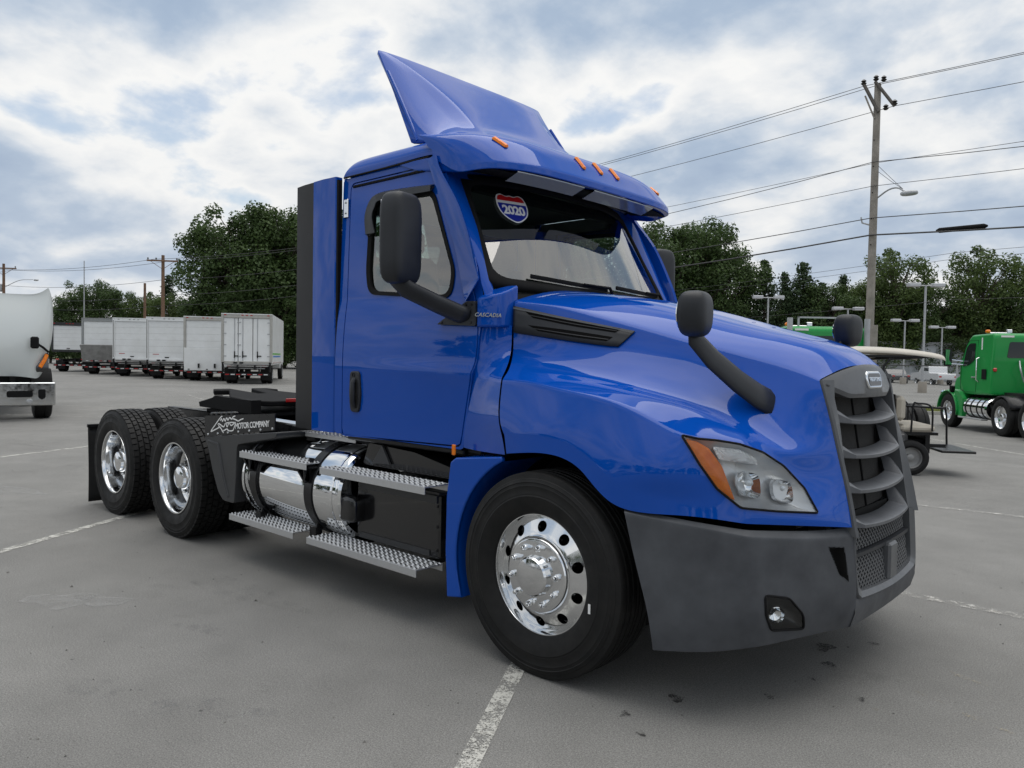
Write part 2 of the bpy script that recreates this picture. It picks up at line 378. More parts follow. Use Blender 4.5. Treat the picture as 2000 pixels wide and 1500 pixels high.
def cut(o, poly3, d, shrink=.985):
    import bmesh
    s, t, d = basis(d); p2 = [(Vector(p).dot(s), Vector(p).dot(t)) for p in poly3]; c = tuple(sum(q[i] for q in p2)/len(p2) for i in (0, 1))
    p2 = [(c[0]+(q[0]-c[0])*shrink, c[1]+(q[1]-c[1])*shrink) for q in p2]; near = min(Vector(p).dot(d) for p in poly3)-.12
    bm = bmesh.new(); bm.from_mesh(o.data); big = [(c[0]+(q[0]-c[0])*1.12, c[1]+(q[1]-c[1])*1.12) for q in p2]
    ed = {e for f in bm.faces if f.calc_center_median().dot(d) > near and inpoly((f.calc_center_median().dot(s), f.calc_center_median().dot(t)), big) for e in f.edges}
    bmesh.ops.subdivide_edges(bm, edges=list(ed), cuts=3, use_grid_fill=True)
    ff = [f for f in bm.faces if inpoly((f.calc_center_median().dot(s), f.calc_center_median().dot(t)), p2) and f.calc_center_median().dot(d) > near]
    bmesh.ops.delete(bm, geom=ff, context='FACES'); bm.to_mesh(o.data); bm.free()
def my(pts): return [(x, -y, z) for x, y, z in pts]
def my_rows(R): return [my(r) for r in R]
# ---- headlights
HLP = [(.724, -1.127, 1.235), (.789, -1.107, 1.224), (.850, -1.049, 1.217), (.919, -.976, 1.202), (.968, -.855, 1.162), (1.021, -.761, 1.101), (1.086, -.689, 1.004), (1.143, -.671, .899), (1.048, -.864, .918), (.953, -1.021, .940), (.873, -1.082, 1.017), (.808, -1.123, 1.122)]
HLA = [(.735, -1.125, 1.228), (.791, -1.110, 1.214), (.833, -1.083, 1.188), (.884, -1.056, 1.113), (.938, -1.030, .962), (.873, -1.078, 1.024), (.808, -1.119, 1.122)]
HLR = [(.845, -1.070, 1.200), (.922, -.980, 1.188), (.975, -.905, 1.150), (.990, -.900, 1.115), (.953, -.960, 1.125), (.875, -1.060, 1.140)]
HLDIR = (.64, -.77, .05)
def headlight(sg):
    fl = (lambda L: L) if sg < 0 else my
    pts = fl(HLP); d = HLDIR if sg < 0 else (HLDIR[0], -HLDIR[1], HLDIR[2]); s, t, dd = basis(d)
    root = P(patch('headlight', hood_bvh, pts, d, -.004, -.080, mat('lamp housing', (.62, .63, .64), .32, .45), None, rad=.012, curve=3., rings=9, N=160))
    def sub(o): o.parent = root; return o
    sub(patch('lens', hood_bvh, pts, d, .004, .009, LENS, None, rad=.012, skirt=.012, N=160)); sub(loop_tube('gasket', hood_bvh, pts, d, .003, .005, MATTE, rad=.012))
    sub(patch('turn_signal', hood_bvh, fl(HLA), d, -.010, -.003, AMBER, None, rad=.008, skirt=.03, N=120))
    sub(patch('upper_reflector', hood_bvh, fl(HLR), d, -.018, -.012, mat('ribbed reflector', (.78, .79, .80), .18, .9, bump=.9, bscale=110), None, rad=.012, skirt=.03, N=100))
    for cx, w_, h_ in (((.968, -.955, 1.035), .058, .052), ((1.048, -.785, 1.002), .050, .046)):
        c = Vector((cx[0], cx[1]*-sg, cx[2])); q = [c+s*(i*w_)+t*(j*h_-i*(.010 if sg < 0 else -.010)) for i, j in ((-1, -1), (1, -1), (1, 1), (-1, 1))]
        rf = sub(patch('reflector', hood_bvh, [tuple(p) for p in q], d, -.022, -.085, CHROME, None, rad=.035, skirt=.02, curve=2., N=48, rings=8))
        h = hood_bvh.ray_cast(c+dd*.4, -dd, 1.); T = frame((h[0] or c)-dd*.075, s, t); bb = MB().lathe([(.0, .026), (.011, .022), (.015, .008), (.014, -.004)], axis='Z', n=16); b = MB(); b.add(bb.v, bb.f, T)
        b.build('bulb', mat('bulb glass', (.75, .78, .80), .05, .2, coat=1.)).parent = root
for sg in (-1, 1): headlight(sg)
# ---- hood side vents
VENT = [(-.474, -.891, 1.842), (-.180, -.827, 1.777), (.106, -.759, 1.721), (.218, -.733, 1.699), (.155, -.789, 1.619), (.081, -.811, 1.624), (-.147, -.864, 1.652), (-.459, -.905, 1.694)]
VSL = ([(-.400, -.881, 1.810), (-.119, -.815, 1.757), (.145, -.749, 1.710), (.120, -.766, 1.690), (-.110, -.825, 1.725), (-.345, -.875, 1.772)], [(-.370, -.888, 1.734), (-.104, -.832, 1.699), (.115, -.776, 1.666), (.088, -.798, 1.643), (-.093, -.845, 1.665), (-.300, -.883, 1.700)])
def strip_patch(name, bvh, up_, lo_, d, off, m, n=40):
    """long thin skin between two 3-D polylines dropped on the panel"""
    s, t, d = basis(d); A, B = spline(up_, n//2), spline(lo_, n//2); rows = []
    for p, q in zip(A, B):
        r = []
        for f in (0, .33, .67, 1):
            w3 = p.lerp(q, f); h = bvh.ray_cast(w3+d*.4, -d, 1.); hp = h[0] if h[0] else w3; nn = (h[1] if h[1].dot(d) > 0 else -h[1]) if h[0] else d; r.append(tuple(hp+nn*off))
        rows.append(r)
    return MB().grid(rows).build(name, m, sharp=0)
for sg in (-1, 1):
    fl = (lambda L: L) if sg < 0 else my
    d = (.12, sg*.98, .1); V = fl(VENT); v = P(strip_patch('hood_vent', hood_bvh, V[:4], [V[7], V[6], V[5], V[4]], d, .008, PLAST))
    md = v.modifiers.new('t', 'SOLIDIFY'); md.thickness = .008; md.offset = 0
    for S_ in VSL:
        S_ = fl(S_); strip_patch('slot', hood_bvh, S_[:3], [S_[5], S_[4], S_[3]], d, .0135, mat('vent mesh', (.002, .002, .0022), .8, spec=.1)).parent = v
        mid = [Vector(a).lerp(Vector(c), .55) for a, c in zip(S_[:3], (S_[5], S_[4], S_[3]))]; lo = [Vector(a).lerp(Vector(c), .70) for a, c in zip(S_[:3], (S_[5], S_[4], S_[3]))]
        strip_patch('louvre', hood_bvh, mid, lo, d, .0165, mat('vent louvre', (.012, .012, .013), .5)).parent = v
    e0 = [Vector(p) for p in V]; edge = [e0[0].lerp(e0[7], .06), e0[1].lerp(e0[6], .05), e0[2].lerp(e0[5], .05), e0[3].lerp(e0[4], .08)]; edge2 = [p.lerp(q, .06) for p, q in zip(edge, (e0[7], e0[6], e0[5], e0[4]))]
    strip_patch('vent_lip', hood_bvh, [tuple(p) for p in edge], [tuple(p) for p in edge2], d, .0155, GRILM).parent = v
for sg in (-1, 1): cut(hood, HLP if sg < 0 else my(HLP), (HLDIR[0], HLDIR[1]*(-sg), HLDIR[2]), .988)
# ---- wheel wells
for sg in (-1, 1):
    b = MB(); rows = []
    for k in range(25):
        a = radians(-10+200*k/24); rows.append([(.615*cos(a), sg*y, .5+.615*sin(a)) for y in (1.19, 1.0, .8, .62)])
    b.grid(rows); b.prism([(.615*cos(radians(-10+200*k/24)), .5+.615*sin(radians(-10+200*k/24))) for k in range(25)], sg*.615, sg*.60)
    P(b.build('wheel_well', MATTE))
    # blue quarter fender behind the steer wheel
    arc = [(.588*cos(radians(a)), .497+.588*sin(radians(a))) for a in range(116, 206, 6)]
    outer = [(-.655, .242), (-.672, .50), (-.668, .80), (-.640, .985), (-.60, 1.012), (-.262, 1.050)]
    arc = [q for q in arc]; poly = outer+arc+[(-.545, .262)]
    b = MB(); b.prism(poly, sg*1.175, sg*1.205)
    b.grid([[(x, sg*y, z) for y in (1.20, 1.0, .86)] for x, z in arc+[(-.545, .262)]])
    b.grid([[(x+.01, sg*y, z) for y in (1.20, 1.0, .86)] for x, z in outer])
    o = P(b.build('quarter_fender', BLUE)); md = o.modifiers.new('b', 'BEVEL'); md.width = .008; md.segments = 2; md.limit_method = 'ANGLE'; md.angle_limit = radians(50)
    P(MB().box((-.725, sg*1.10, 1.035), (.028, .012, .060), .004).build('side_marker', AMBER))
# ---- cowl side panels between door and hood
for sg in (-1, 1):
    cw = [[(-.622, -1.012, 1.735), (-.55, -.975, 1.735), (-.472, -.912, 1.735)],
          [(-.626, -1.022, 1.60), (-.55, -.985, 1.60), (-.461, -.928, 1.60)],
          [(-.632, -1.030, 1.50), (-.53, -1.015, 1.505), (-.404, -1.02, 1.51)],
          [(-.644, -1.034, 1.44), (-.51, -1.060, 1.44), (-.358, -1.112, 1.44)],
          [(-.686, -1.036, 1.28), (-.52, -1.085, 1.27), (-.330, -1.160, 1.26)],
          [(-.712, -1.036, 1.15), (-.52, -1.090, 1.15), (-.284, -1.178, 1.15)],
          [(-.728, -1.032, 1.045), (-.54, -1.085, 1.045), (-.256, -1.184, 1.06)]]
    if sg > 0: cw = [my(r) for r in cw]
    P(subd('cowl_side', cw, BLUE, None, level=3, sharp=0, crow={3: .5}, thick=-.02*sg if False else 0))
    b = MB(); b.prism([(-.628, sg*.90), (-.628, sg*1.036), (-.60, sg*1.044), (-.50, sg*.985), (-.482, sg*.93), (-.482, sg*.85), (-.56, sg*.85)], 1.722, 1.895, 'XY')
    for i, q in enumerate(b.v):                 # the top face slopes up to the windscreen
        if q[2] > 1.8: b.v[i] = (q[0], q[1], 1.965-(abs(q[1])-.85)*.42)
    o = P(b.build('cowl_block', BLUE)); md = o.modifiers.new('b', 'BEVEL'); md.width = .014; md.segments = 3; md.limit_method = 'ANGLE'; md.angle_limit = radians(25)
    if sg < 0: P(text('CASCADIA', .030, SILVER, None, 'model_lettering', frame((-.553, -1.021, 1.788), (.10, .059, -.004), (0, 0, 1)), .002, .0006, .25, spacing=1.05))
# dark bulkhead behind the panel gaps
b = MB(); b.box((-.60, 0, 1.40), (.25, 1.72, .85)); P(b.build('firewall', MATTE))

# ---- bumper
BUMP = [[(.485, -1.200, .901), (.766, -1.144, .877), (.976, -.996, .846), (1.120, -.705, .822), (1.205, -.450, .812)],
        [(.512, -1.232, .882), (.772, -1.156, .853), (.993, -1.016, .818), (1.136, -.738, .791), (1.228, -.455, .776)],
        [(.580, -1.238, .670), (.830, -1.140, .614), (1.028, -.990, .609), (1.166, -.690, .605), (1.244, -.460, .600)],
        [(.640, -1.235, .480), (.862, -1.125, .443), (1.044, -.967, .463), (1.180, -.650, .463), (1.247, -.460, .458)],
        [(.668, -1.225, .312), (.872, -1.095, .325), (1.040, -.917, .352), (1.165, -.600, .360), (1.228, -.445, .362)]]
bumper = P(subd('bumper', BUMP, BUMPM, None, level=4, sharp=0, crow={1: .8}, ccol={2: .85}))
b2 = P(subd('bumper', my_rows(BUMP), BUMPM, None, level=4, sharp=0, crow={1: .8}, ccol={2: .85}))
bvhb = make_bvh(bumper); bvhb2 = make_bvh(b2)
rows = []
for k in range(25):
    y = -.465+.93*k/24; q = 1-(y/.465)**2
    rows.append([(1.238+.016*q, y, .495), (1.245+.014*q, y, .480), (1.246+.012*q, y, .43), (1.226+.014*q, y, .363), (1.18, y, .350)])
P(MB().grid(rows).build('bumper_centre', BUMPM))
FOG = [(1.030, -.952, .577), (1.096, -.845, .552), (1.131, -.771, .471), (1.137, -.755, .401), (1.054, -.921, .420), (1.034, -.947, .489)]
SLOT = [(1.182, -.635, .752), (1.216, -.530, .738), (1.223, -.507, .578), (1.205, -.568, .619)]
for sg, bv, bo in ((-1, bvhb, bumper), (1, bvhb2, b2)):
    F = FOG if sg < 0 else my(FOG); S = SLOT if sg < 0 else my(SLOT); d = (.72, sg*.69, .0); ds = (.93, sg*.36, 0)
    fg = P(patch('fog_lamp', bv, F, d, -.002, -.05, mat('fog lamp bezel', (.03, .032, .034), .3, .2), None, rad=.02, curve=3))
    lp = loop_tube('gasket', bv, F, d, .002, .005, MATTE, rad=.02); lp.parent = fg
    ln = patch('lens', bv, F, d, .001, .004, LENS, None, rad=.02, rings=3); ln.parent = fg
    c = Vector(F[0])*.3+Vector(F[4])*.45+Vector(F[2])*.25; s_, t_, dd = basis(d); T = frame(c-dd*.03, s_, t_)
    bb = MB().lathe([(.036, .03), (.033, .032), (.028, .012), (.0, 0)], axis='Z', n=24); q = MB(); q.add(bb.v, bb.f, T); q.build('reflector', CHROME).parent = fg
    P(patch('tow_slot', bv, S, ds, .0015, -.06, mat('slot void', (.003, .003, .003), .9), None, rad=.008, curve=6))
    cut(bo, F, d, .97); cut(bo, S, ds, .95)
# ---- grille: frame, four bowed slats, screen, badge, lower mesh
HE = [HOOD[j][8] for j in (0, 1, 2, 3, 4, 5, 6, 7, 8, 9)]
def plan(y, z): return 1.122+(1.545-z)*.165-.19*y*y    # bowed front face of the grille
grille = P(MB().grid([[(plan(y, z)-.115, y, z) for y in [-.43+.86*k/20 for k in range(21)]] for z in [.84+.62*k/12 for k in range(13)]]).build('grille', SCREEN))
seam = MB(); seam.tube([(plan(0, z)-.112, 0.02, z) for z in (.84, 1.1, 1.3, 1.46)], .006, 6); seam.build('screen_seam', MATTE).parent = grille
for sg in (-1, 1):
    o_ = [Vector((x+.004, sg*abs(y), z)) for x, y, z in HE[2:]]
    zs = [v.z for v in o_]
    fr = []
    for v in o_:
        z = v.z; y0 = abs(v.y); yi = y0-.055
        fr.append([(v.x-.05, sg*(y0-.002), z), (v.x+.006, sg*(y0-.004), z), (v.x+.016, sg*(y0-.012), z), (plan(yi, z)+.004, sg*(yi+.012), z), (plan(yi, z), sg*yi, z), (plan(yi, z)-.13, sg*(yi-.004), z)])
    fr.append([(x+.01, y, .775) for x, y, z in fr[-1]])
    MB().grid(fr).build('grille_frame', GRILM, sharp=30).parent = grille
top = []
for k in range(25):
    y = -.455+.91*k/24; a = abs(y)/.455; zt = 1.556-.078*a**2.2; zb = 1.392+.045*max(0, (a-.62)/.38)
    xt = 1.114-.062*a**2
    top.append([(xt-.05, y, zt-.004), (xt+.012, y, zt-.002), (xt+.026, y, zt-.02), (plan(y, zb)+.010-.02*a*a, y, zb+.02), (plan(y, zb)+.002-.02*a*a, y, zb), (plan(y, zb)-.10, y, zb+.004)])
MB().grid(top).build('grille_top_panel', GRILM, sharp=30).parent = grille
for k, z0 in enumerate((1.302, 1.140, .980, .822)):
    yw = .405+.004*k; rows = []
    for i in range(41):
        y = -yw+2*yw*i/40; a = abs(y)/yw; gu = max(0, (a-.80)/.20); x = plan(y, z0)+.016-.040*gu; zb = z0-.030+.020*a*a
        rows.append([(x-.095, y, zb+.026+.075*gu), (x-.010-.03*gu, y, zb+.012+.070*gu), (x, y, zb+.006+.03*gu), (x-.001, y, zb-.008), (x-.010, y, zb-.012), (x-.09, y, zb+.004)])
    MB().grid(rows, closed=True).build('grille_slat', mat('slat plastic', (.105, .110, .120), .38, var=.12, vscale=9, rvar=.06, spec=.4), sharp=22).parent = grille
bx0 = 1.122; q = MB(); q.prism(roundpoly([(-.100, 1.490), (-.085, 1.524), (.085, 1.524), (.100, 1.490), (.085, 1.446), (-.085, 1.446)], .02), bx0, bx0+.032, 'YZ'); o = q.build('badge', CHROME, sharp=30); o.parent = grille
md = o.modifiers.new('b', 'BEVEL'); md.width = .006; md.segments = 2; md.limit_method = 'ANGLE'
q = MB(); q.prism(roundpoly([(-.085, 1.488), (-.074, 1.513), (.074, 1.513), (.085, 1.488), (.074, 1.457), (-.074, 1.457)], .014), bx0+.031, bx0+.0335, 'YZ'); bi = q.build('badge_field', mat('badge dark', (.05, .05, .055), .3)); bi.parent = o
bl = text('FREIGHTLINER', .0245, CHROME, o, 'badge_lettering', frame((bx0+.034, 0, 1.485), (0, 1, 0), (0, 0, 1)), .002, .0008, spacing=.92)
for ob in (o, bi, bl):                  # the badge leans with the panel
    ob.data.transform(Matrix.Translation((1.148, 0, 1.478)) @ Matrix.Rotation(radians(-11), 4, 'Y') @ Matrix.Diagonal((1, 1.12, 1.12, 1)) @ Matrix.Translation((-1.148, 0, -1.485)))
def lattice(za, zb, ya, yb, x0, st=.034, r=.0042):
    q = MB(); n = int((yb-ya+zb-za)/st)+2
    for k in range(n):
        for sgn in (1, -1):
            pts = []
            for j in range(9):
                z = za+(zb-za)*j/8; y = (ya+k*st-(z-za)*1.0) if sgn > 0 else (yb-k*st+(z-za)*1.0)
                if ya <= y <= yb: pts.append((x0+.03-.10*y*y-(z-.6)*.12, y, z))
            if len(pts) > 1: q.tube(pts, r, 4, cap=False)
    return q
lm = P(lattice(.690, .790, -.40, .40, 1.195).build('lower_mesh', mat('mesh plastic', (.10, .104, .11), .4))); 
lattice(.495, .660, -.40, .40, 1.200).build('mesh_screen', mat('mesh plastic', (.10, .104, .11), .4)).parent = lm
MB().grid([[(1.13, y, z) for y in (-.45, 0, .45)] for z in (.43, .66, .84)]).build('mesh_void', mat('slot void', (.003, .003, .003), .9)).parent = lm
q = MB(); rows = []
lipP = [(y, z) for y, z in ((-.452, .790), (-.460, .69), (-.452, .545), (-.425, .502), (-.36, .490), (0, .480), (.36, .490), (.425, .502), (.452, .545), (.460, .69), (.452, .790))]
sp_ = spline([(0, y, z) for y, z in lipP], 6)
for v in sp_:
    y, z = v.y, v.z; xx = 1.266-.11*y*y-(z-.5)*.06; cy = y*.90; cz = .64+(z-.64)*.86 if z < .75 else z
    rows.append([(xx-.03, y*1.012, z-.01), (xx+.004, y*1.006, z-.006), (xx+.010, y, z), (xx-.004, cy, cz), (xx-.08, cy, cz)])
q.grid(rows); q.build('lower_frame', GRILM, sharp=40).parent = lm
MB().box((1.238, .03, .585), (.05, .12, .185), .012).build('radar_cover', GRILM).parent = lm
MB().grid([[(1.18, y, .685), (1.238-.1*y*y, y, .683), (1.238-.1*y*y, y, .665), (1.18, y, .660)] for y in [-.43+.86*k/16 for k in range(17)]]).build('mesh_bar', PLAST).parent = lm
# ---- cab
def ycab(z):
    if z < 1.45: return 1.034
    if z < 1.92: return 1.034-.034*((z-1.45)/.47)**2
    return 1.000-.022*(z-1.92)/.80
def yside(x, z):
    swage = 0
    zc_ = 1.50-.02*(x+1.7)
    if x > -1.70:
        k = min(1, (x+1.70)/.9); dz = (z-zc_)
        swage = .026*k*(math.exp(-(dz/.035)**2)*.35 + (1/(1+math.exp(dz/.012)))*math.exp(-max(0, -dz)/.22)*.75)
    return ycab(z)+swage
CAB = [(-1.972, 1.030), (-1.972, 2.735), (-1.10, 2.745), (-.965, 2.66), (-.80, 2.34), (-.655, 2.06), (-.610, 1.90), (-.606, 1.73), (-.618, 1.55), (-.672, 1.29), (-.716, 1.03)]
DOOR = [(-1.885, 1.026), (-1.885, 2.690), (-1.118, 2.690), (-1.065, 2.655), (-.705, 1.95), (-.632, 1.80), (-.628, 1.60), (-.640, 1.50), (-.695, 1.28), (-.740, 1.052)]
WIN = [(-1.680, 2.10), (-1.660, 2.570), (-1.055, 2.548), (-.845, 2.05), (-.868, 1.893), (-1.650, 1.952)]
def ring(outer, inner, c, sg, n=260, rings=34, off=0., ex=0.):
    A = resample_angle(outer, c, n); B = resample_angle(inner, c, n)
    return [[(a[0]+(b[0]-a[0])*k/rings, sg*(yside(a[0]+(b[0]-a[0])*k/rings, a[1]+(b[1]-a[1])*k/rings)+off), a[1]+(b[1]-a[1])*k/rings) for a, b in zip(A, B)] for k in range(rings+1)]
def grow(poly, e, c):
    return [(c[0]+(x-c[0])*(1+e/abs(Vector((x-c[0], z-c[1])).length)), c[1]+(z-c[1])*(1+e/abs(Vector((x-c[0], z-c[1])).length))) for x, z in poly]
cc = (-1.28, 1.9); wc = (-1.28, 2.22)
dpoly = roundpoly(DOOR, [.03, .05, .08, .06, .1, .08, .08, .08, .08, .03]); wpoly = roundpoly(WIN, [.05, .11, .07, .05, .10, .11], 7)
for sg in (-1, 1):
    rows = ring(roundpoly(CAB, .02), grow(dpoly, .010, cc), cc, sg, rings=10)
    rows.append([(x, y-sg*.03, z) for x, y, z in rows[-1]])
    P(MB().grid(rows, closed=True).build('cab_side', BLUE, sharp=50))
    rows = ring(dpoly, grow(wpoly, .0, wc), wc, sg)
    rows = [[(x, y-sg*.022, z) for x, y, z in rows[0]]]+[[(x, y-sg*.004, z) for x, y, z in rows[0]]]+[[(x+(cc[0]-x)*.004, y, z) for x, y, z in rows[0]]]+rows[1:]+[[(x, y-sg*.03, z) for x, y, z in rows[-1]]]
    door = P(MB().grid(rows, closed=True).build('door', BLUE, sharp=50))
    # window seal and pane
    lo = resample_angle(grow(wpoly, .004, wc), wc, 120); li = resample_angle(grow(wpoly, -.030, wc), wc, 120)
    def y3(q, o): return sg*(yside(*q)+o)
    MB().grid([[(q[0], y3(q, -.01), q[1]) for q in lo], [(q[0], y3(q, .008), q[1]) for q in lo], [(q[0], y3(q, .004), q[1]) for q in li], [(q[0], y3(q, -.02), q[1]) for q in li]], closed=True).build('window_seal', MATTE, sharp=60).parent = door
    b = MB(); R_ = [[(wc[0]+(q[0]-wc[0])*f, sg*(yside(q[0], wc[1]+(q[1]-wc[1])*f)-.010), wc[1]+(q[1]-wc[1])*f) for q in li] for f in (1.01, .75, .5, .25, .02)]
    b.grid(R_, closed=True); b.build('window_pane', GLASS).parent = door
    # inner door card keeps the cabin closed below the window
    MB().box((-1.28, sg*.955, 1.47), (1.20, .03, .84)).build('door_card', INTER).parent = door
    # handle
    hp = [(x-.035, z) for x, z in roundpoly([(-1.748, 1.452), (-1.652, 1.452), (-1.636, 1.30), (-1.652, 1.185), (-1.740, 1.185), (-1.756, 1.30)], .03)]
    b = MB(); b.prism(hp, sg*1.022, sg*1.050); o = b.build('handle', PLAST); o.parent = door; md = o.modifiers.new('b', 'BEVEL'); md.width = .006; md.segments = 2; md.limit_method = 'ANGLE'
    b = MB(); b.prism(roundpoly([(-1.762, 1.40), (-1.700, 1.40), (-1.694, 1.21), (-1.758, 1.21)], .02), sg*1.0485, sg*1.0512); b.build('handle_recess', mat('slot void', (.003, .003, .003), .9)).parent = o
    b = MB(); b.tube([(-1.730, sg*1.050, 1.405), (-1.728, sg*1.067, 1.375), (-1.726, sg*1.069, 1.25), (-1.728, sg*1.050, 1.215)], [.014, .016, .017, .013], 10, sq=(1.2, .8)); b.build('handle_grip', PLAST).parent = o
    b = MB(); b.lathe([(0, .002), (.011, .002), (.012, -.003)], (-1.740, sg*1.051, 1.427), 'Y', 16); b.build('lock', BLACK).parent = o
    # rain visor over the window
    rv = [(-1.715, 2.36), (-1.715, 2.45), (-1.66, 2.555), (-1.56, 2.60), (-1.30, 2.597), (-1.06, 2.585), (-1.05, 2.548), (-1.54, 2.560), (-1.63, 2.49), (-1.655, 2.40)]
    b = MB(); rows = []
    sp1 = [(-1.700, 2.335), (-1.708, 2.46), (-1.655, 2.565), (-1.56, 2.597), (-1.30, 2.592), (-1.05, 2.578)]; sp2 = [(-1.565, 2.335), (-1.600, 2.44), (-1.575, 2.50), (-1.53, 2.535), (-1.30, 2.535), (-1.045, 2.530)]
    a1 = spline([(x, 0, z) for x, z in sp1], 6); a2 = spline([(x, 0, z) for x, z in sp2], 6)
    for p, q in zip(a1, a2): rows.append([(p.x, sg*(yside(p.x, p.z)+.002), p.z), (p.x*.75+q.x*.25, sg*(yside(p.x, p.z)+.035), p.z*.7+q.z*.3), (q.x, sg*(yside(q.x, q.z)+.040), q.z), (q.x, sg*(yside(q.x, q.z)+.034), q.z+.002), (p.x, sg*(yside(p.x, p.z)-.002), p.z-.01)])
    b.grid(rows); b.build('window_visor', PLAST, sharp=50).parent = door
    # dark louvre strip at the top of the door and the hinge plate
    b = MB(); b.box((-1.50, sg*(yside(-1.5, 2.672)+.001), 2.672), (.72, .012, .016), .002)
    for k in range(18): b.box((-1.84+.04*k, sg*(yside(-1.5, 2.672)+.006), 2.672), (.020, .006, .010))
    P(b.build('louvre_strip', MATTE))
    b = MB(); b.box((-1.925, sg*(ycab(2.53)+.007), 2.535), (.050, .012, .125), .004)
    for z in (2.575, 2.505): b.lathe([(0, -sg*-.008), (.008, sg*.007), (.009, 0)], (-1.925, sg*(ycab(2.53)+.013), z), 'Y', 10)
    P(b.build('hinge_plate', POLISH))
    # A pillar: panel to the windscreen edge and the blue wind deflector
    ws = [(-.975, .835, 2.640), (-.93, .842, 2.55), (-.80, .868, 2.32), (-.69, .895, 2.10), (-.635, .915, 1.985), (-.60, .91, 1.90)]
    cs = [(-1.04, ycab(2.70), 2.71), (-.955, ycab(2.6)+.0, 2.62), (-.815, ycab(2.36), 2.36), (-.69, ycab(2.1), 2.10), (-.635, ycab(1.98), 1.98), (-.608, ycab(1.9)-.01, 1.90)]
    A_, B_ = spline(ws, 6), spline(cs, 6)
    b = MB(); b.grid([[(p.x, sg*p.y, p.z), ((p.x+q.x)/2+.012, sg*((p.y+q.y)/2+.012), (p.z+q.z)/2), (q.x, sg*q.y, q.z)] for p, q in zip(A_, B_)]); P(b.build('windscreen_pillar', BLUE, sharp=0))
    f1 = [(-1.000, .990, 2.735), (-.955, 1.000, 2.640), (-.785, 1.022, 2.420), (-.655, 1.045, 2.160), (-.600, 1.060, 2.010), (-.604, 1.062, 1.975), (-.70, 1.055, 1.870)]
    f2 = [(-1.100, .962, 2.730), (-1.065, .968, 2.650), (-.95, .985, 2.420), (-.835, 1.005, 2.190), (-.775, 1.016, 2.000), (-.752, 1.020, 1.925), (-.728, 1.03, 1.873)]
    f1 = [(x, y+.030*max(0, (z-1.92)/.8), z) for x, y, z in f1]; f2 = [(x, y+.036*max(0, (z-1.92)/.8), z) for x, y, z in f2]
    A_, B_ = spline(f1, 7), spline(f2, 7)
    b = MB(); rows = []
    for p, q in zip(A_, B_):
        rows.append([(p.x-.01, sg*(p.y-.022), p.z), (p.x, sg*(p.y-.004), p.z), (p.x*.7+q.x*.3, sg*(p.y*.6+q.y*.4+.004), p.z*.7+q.z*.3), (q.x, sg*q.y, q.z), (q.x, sg*(q.y-.03), q.z)])
    b.grid(rows, closed=True); P(b.build('pillar_deflector', BLUE, sharp=30))
# cab back with window, floor, roof cap, header
b = MB()
for c, d in (((-1.955, 0, 1.56), (.03, 1.96, 1.06)), ((-1.955, 0, 2.635), (.03, 1.95, .21)), ((-1.955, -.86, 2.31), (.03, .24, .44)), ((-1.955, .86, 2.31), (.03, .24, .44))): b.box(c, d)
P(b.build('cab_back', BLUE)); P(MB().box((-1.956, 0, 2.31), (.008, 1.48, .44)).build('rear_window', GLASS))
P(MB().box((-1.30, 0, 1.03), (1.33, 1.95, .04)).build('cab_floor', INTDK))
b = MB()
for c, d in (((-1.928, 0, 1.56), (.012, 1.90, 1.06)), ((-1.928, 0, 2.625), (.012, 1.88, .19)), ((-1.928, -.845, 2.31), (.012, .21, .44)), ((-1.928, .845, 2.31), (.012, .21, .44))): b.box(c, d)
P(b.build('rear_liner', mat('cab liner', (.34, .34, .33), .85, var=.06)))
for sg in (-1, 1): P(MB().box((-1.80, sg*.955, 2.25), (.22, .02, .78)).build('side_liner', MATS['cab liner'])); P(MB().box((-1.50, sg*.945, 2.635), (.70, .02, .10)).build('roof_rail_liner', MATS['cab liner']))
rc = []
for y, dz, dx in ((0, .165, 0), (.5, .160, 0), (.83, .138, .004), (.940, .105, .01), (.981, .05, .012), (.985, .004, .010)):
    rc.append([(x, -y, z) for x, z in ((-1.975+dx, 2.745+dz*.10), (-1.965+dx, 2.745+dz*.55), (-1.90, 2.745+dz*.92), (-1.70, 2.745+dz*1.0), (-1.35, 2.75+dz*.95), (-1.05, 2.75+dz*.80), (-.93, 2.70+dz*.5))])
P(subd('roof', rc, BLUE, None, mirror=True, level=3, sharp=0, crow={}, ccol={}))
P(MB().box((-1.45, 0, 2.70), (.98, 1.84, .03)).build('headliner', INTER))
hd = []
for k in range(21):
    y = -.93+1.86*k/20; a = (y/.93)**2; hd.append([(-.850-.125*a, y, 2.632-.012*a), (-.925-.08*a, y, 2.69), (-.99-.06*a, y, 2.755)])
P(MB().grid(hd).build('header_panel', BLUE, sharp=0))
# roof gap line
P(MB().tube([(-1.955, -.988, 2.742), (-1.5, -.988, 2.742), (-1.10, -.986, 2.745)], .006, 6).build('roof_seal', MATTE))
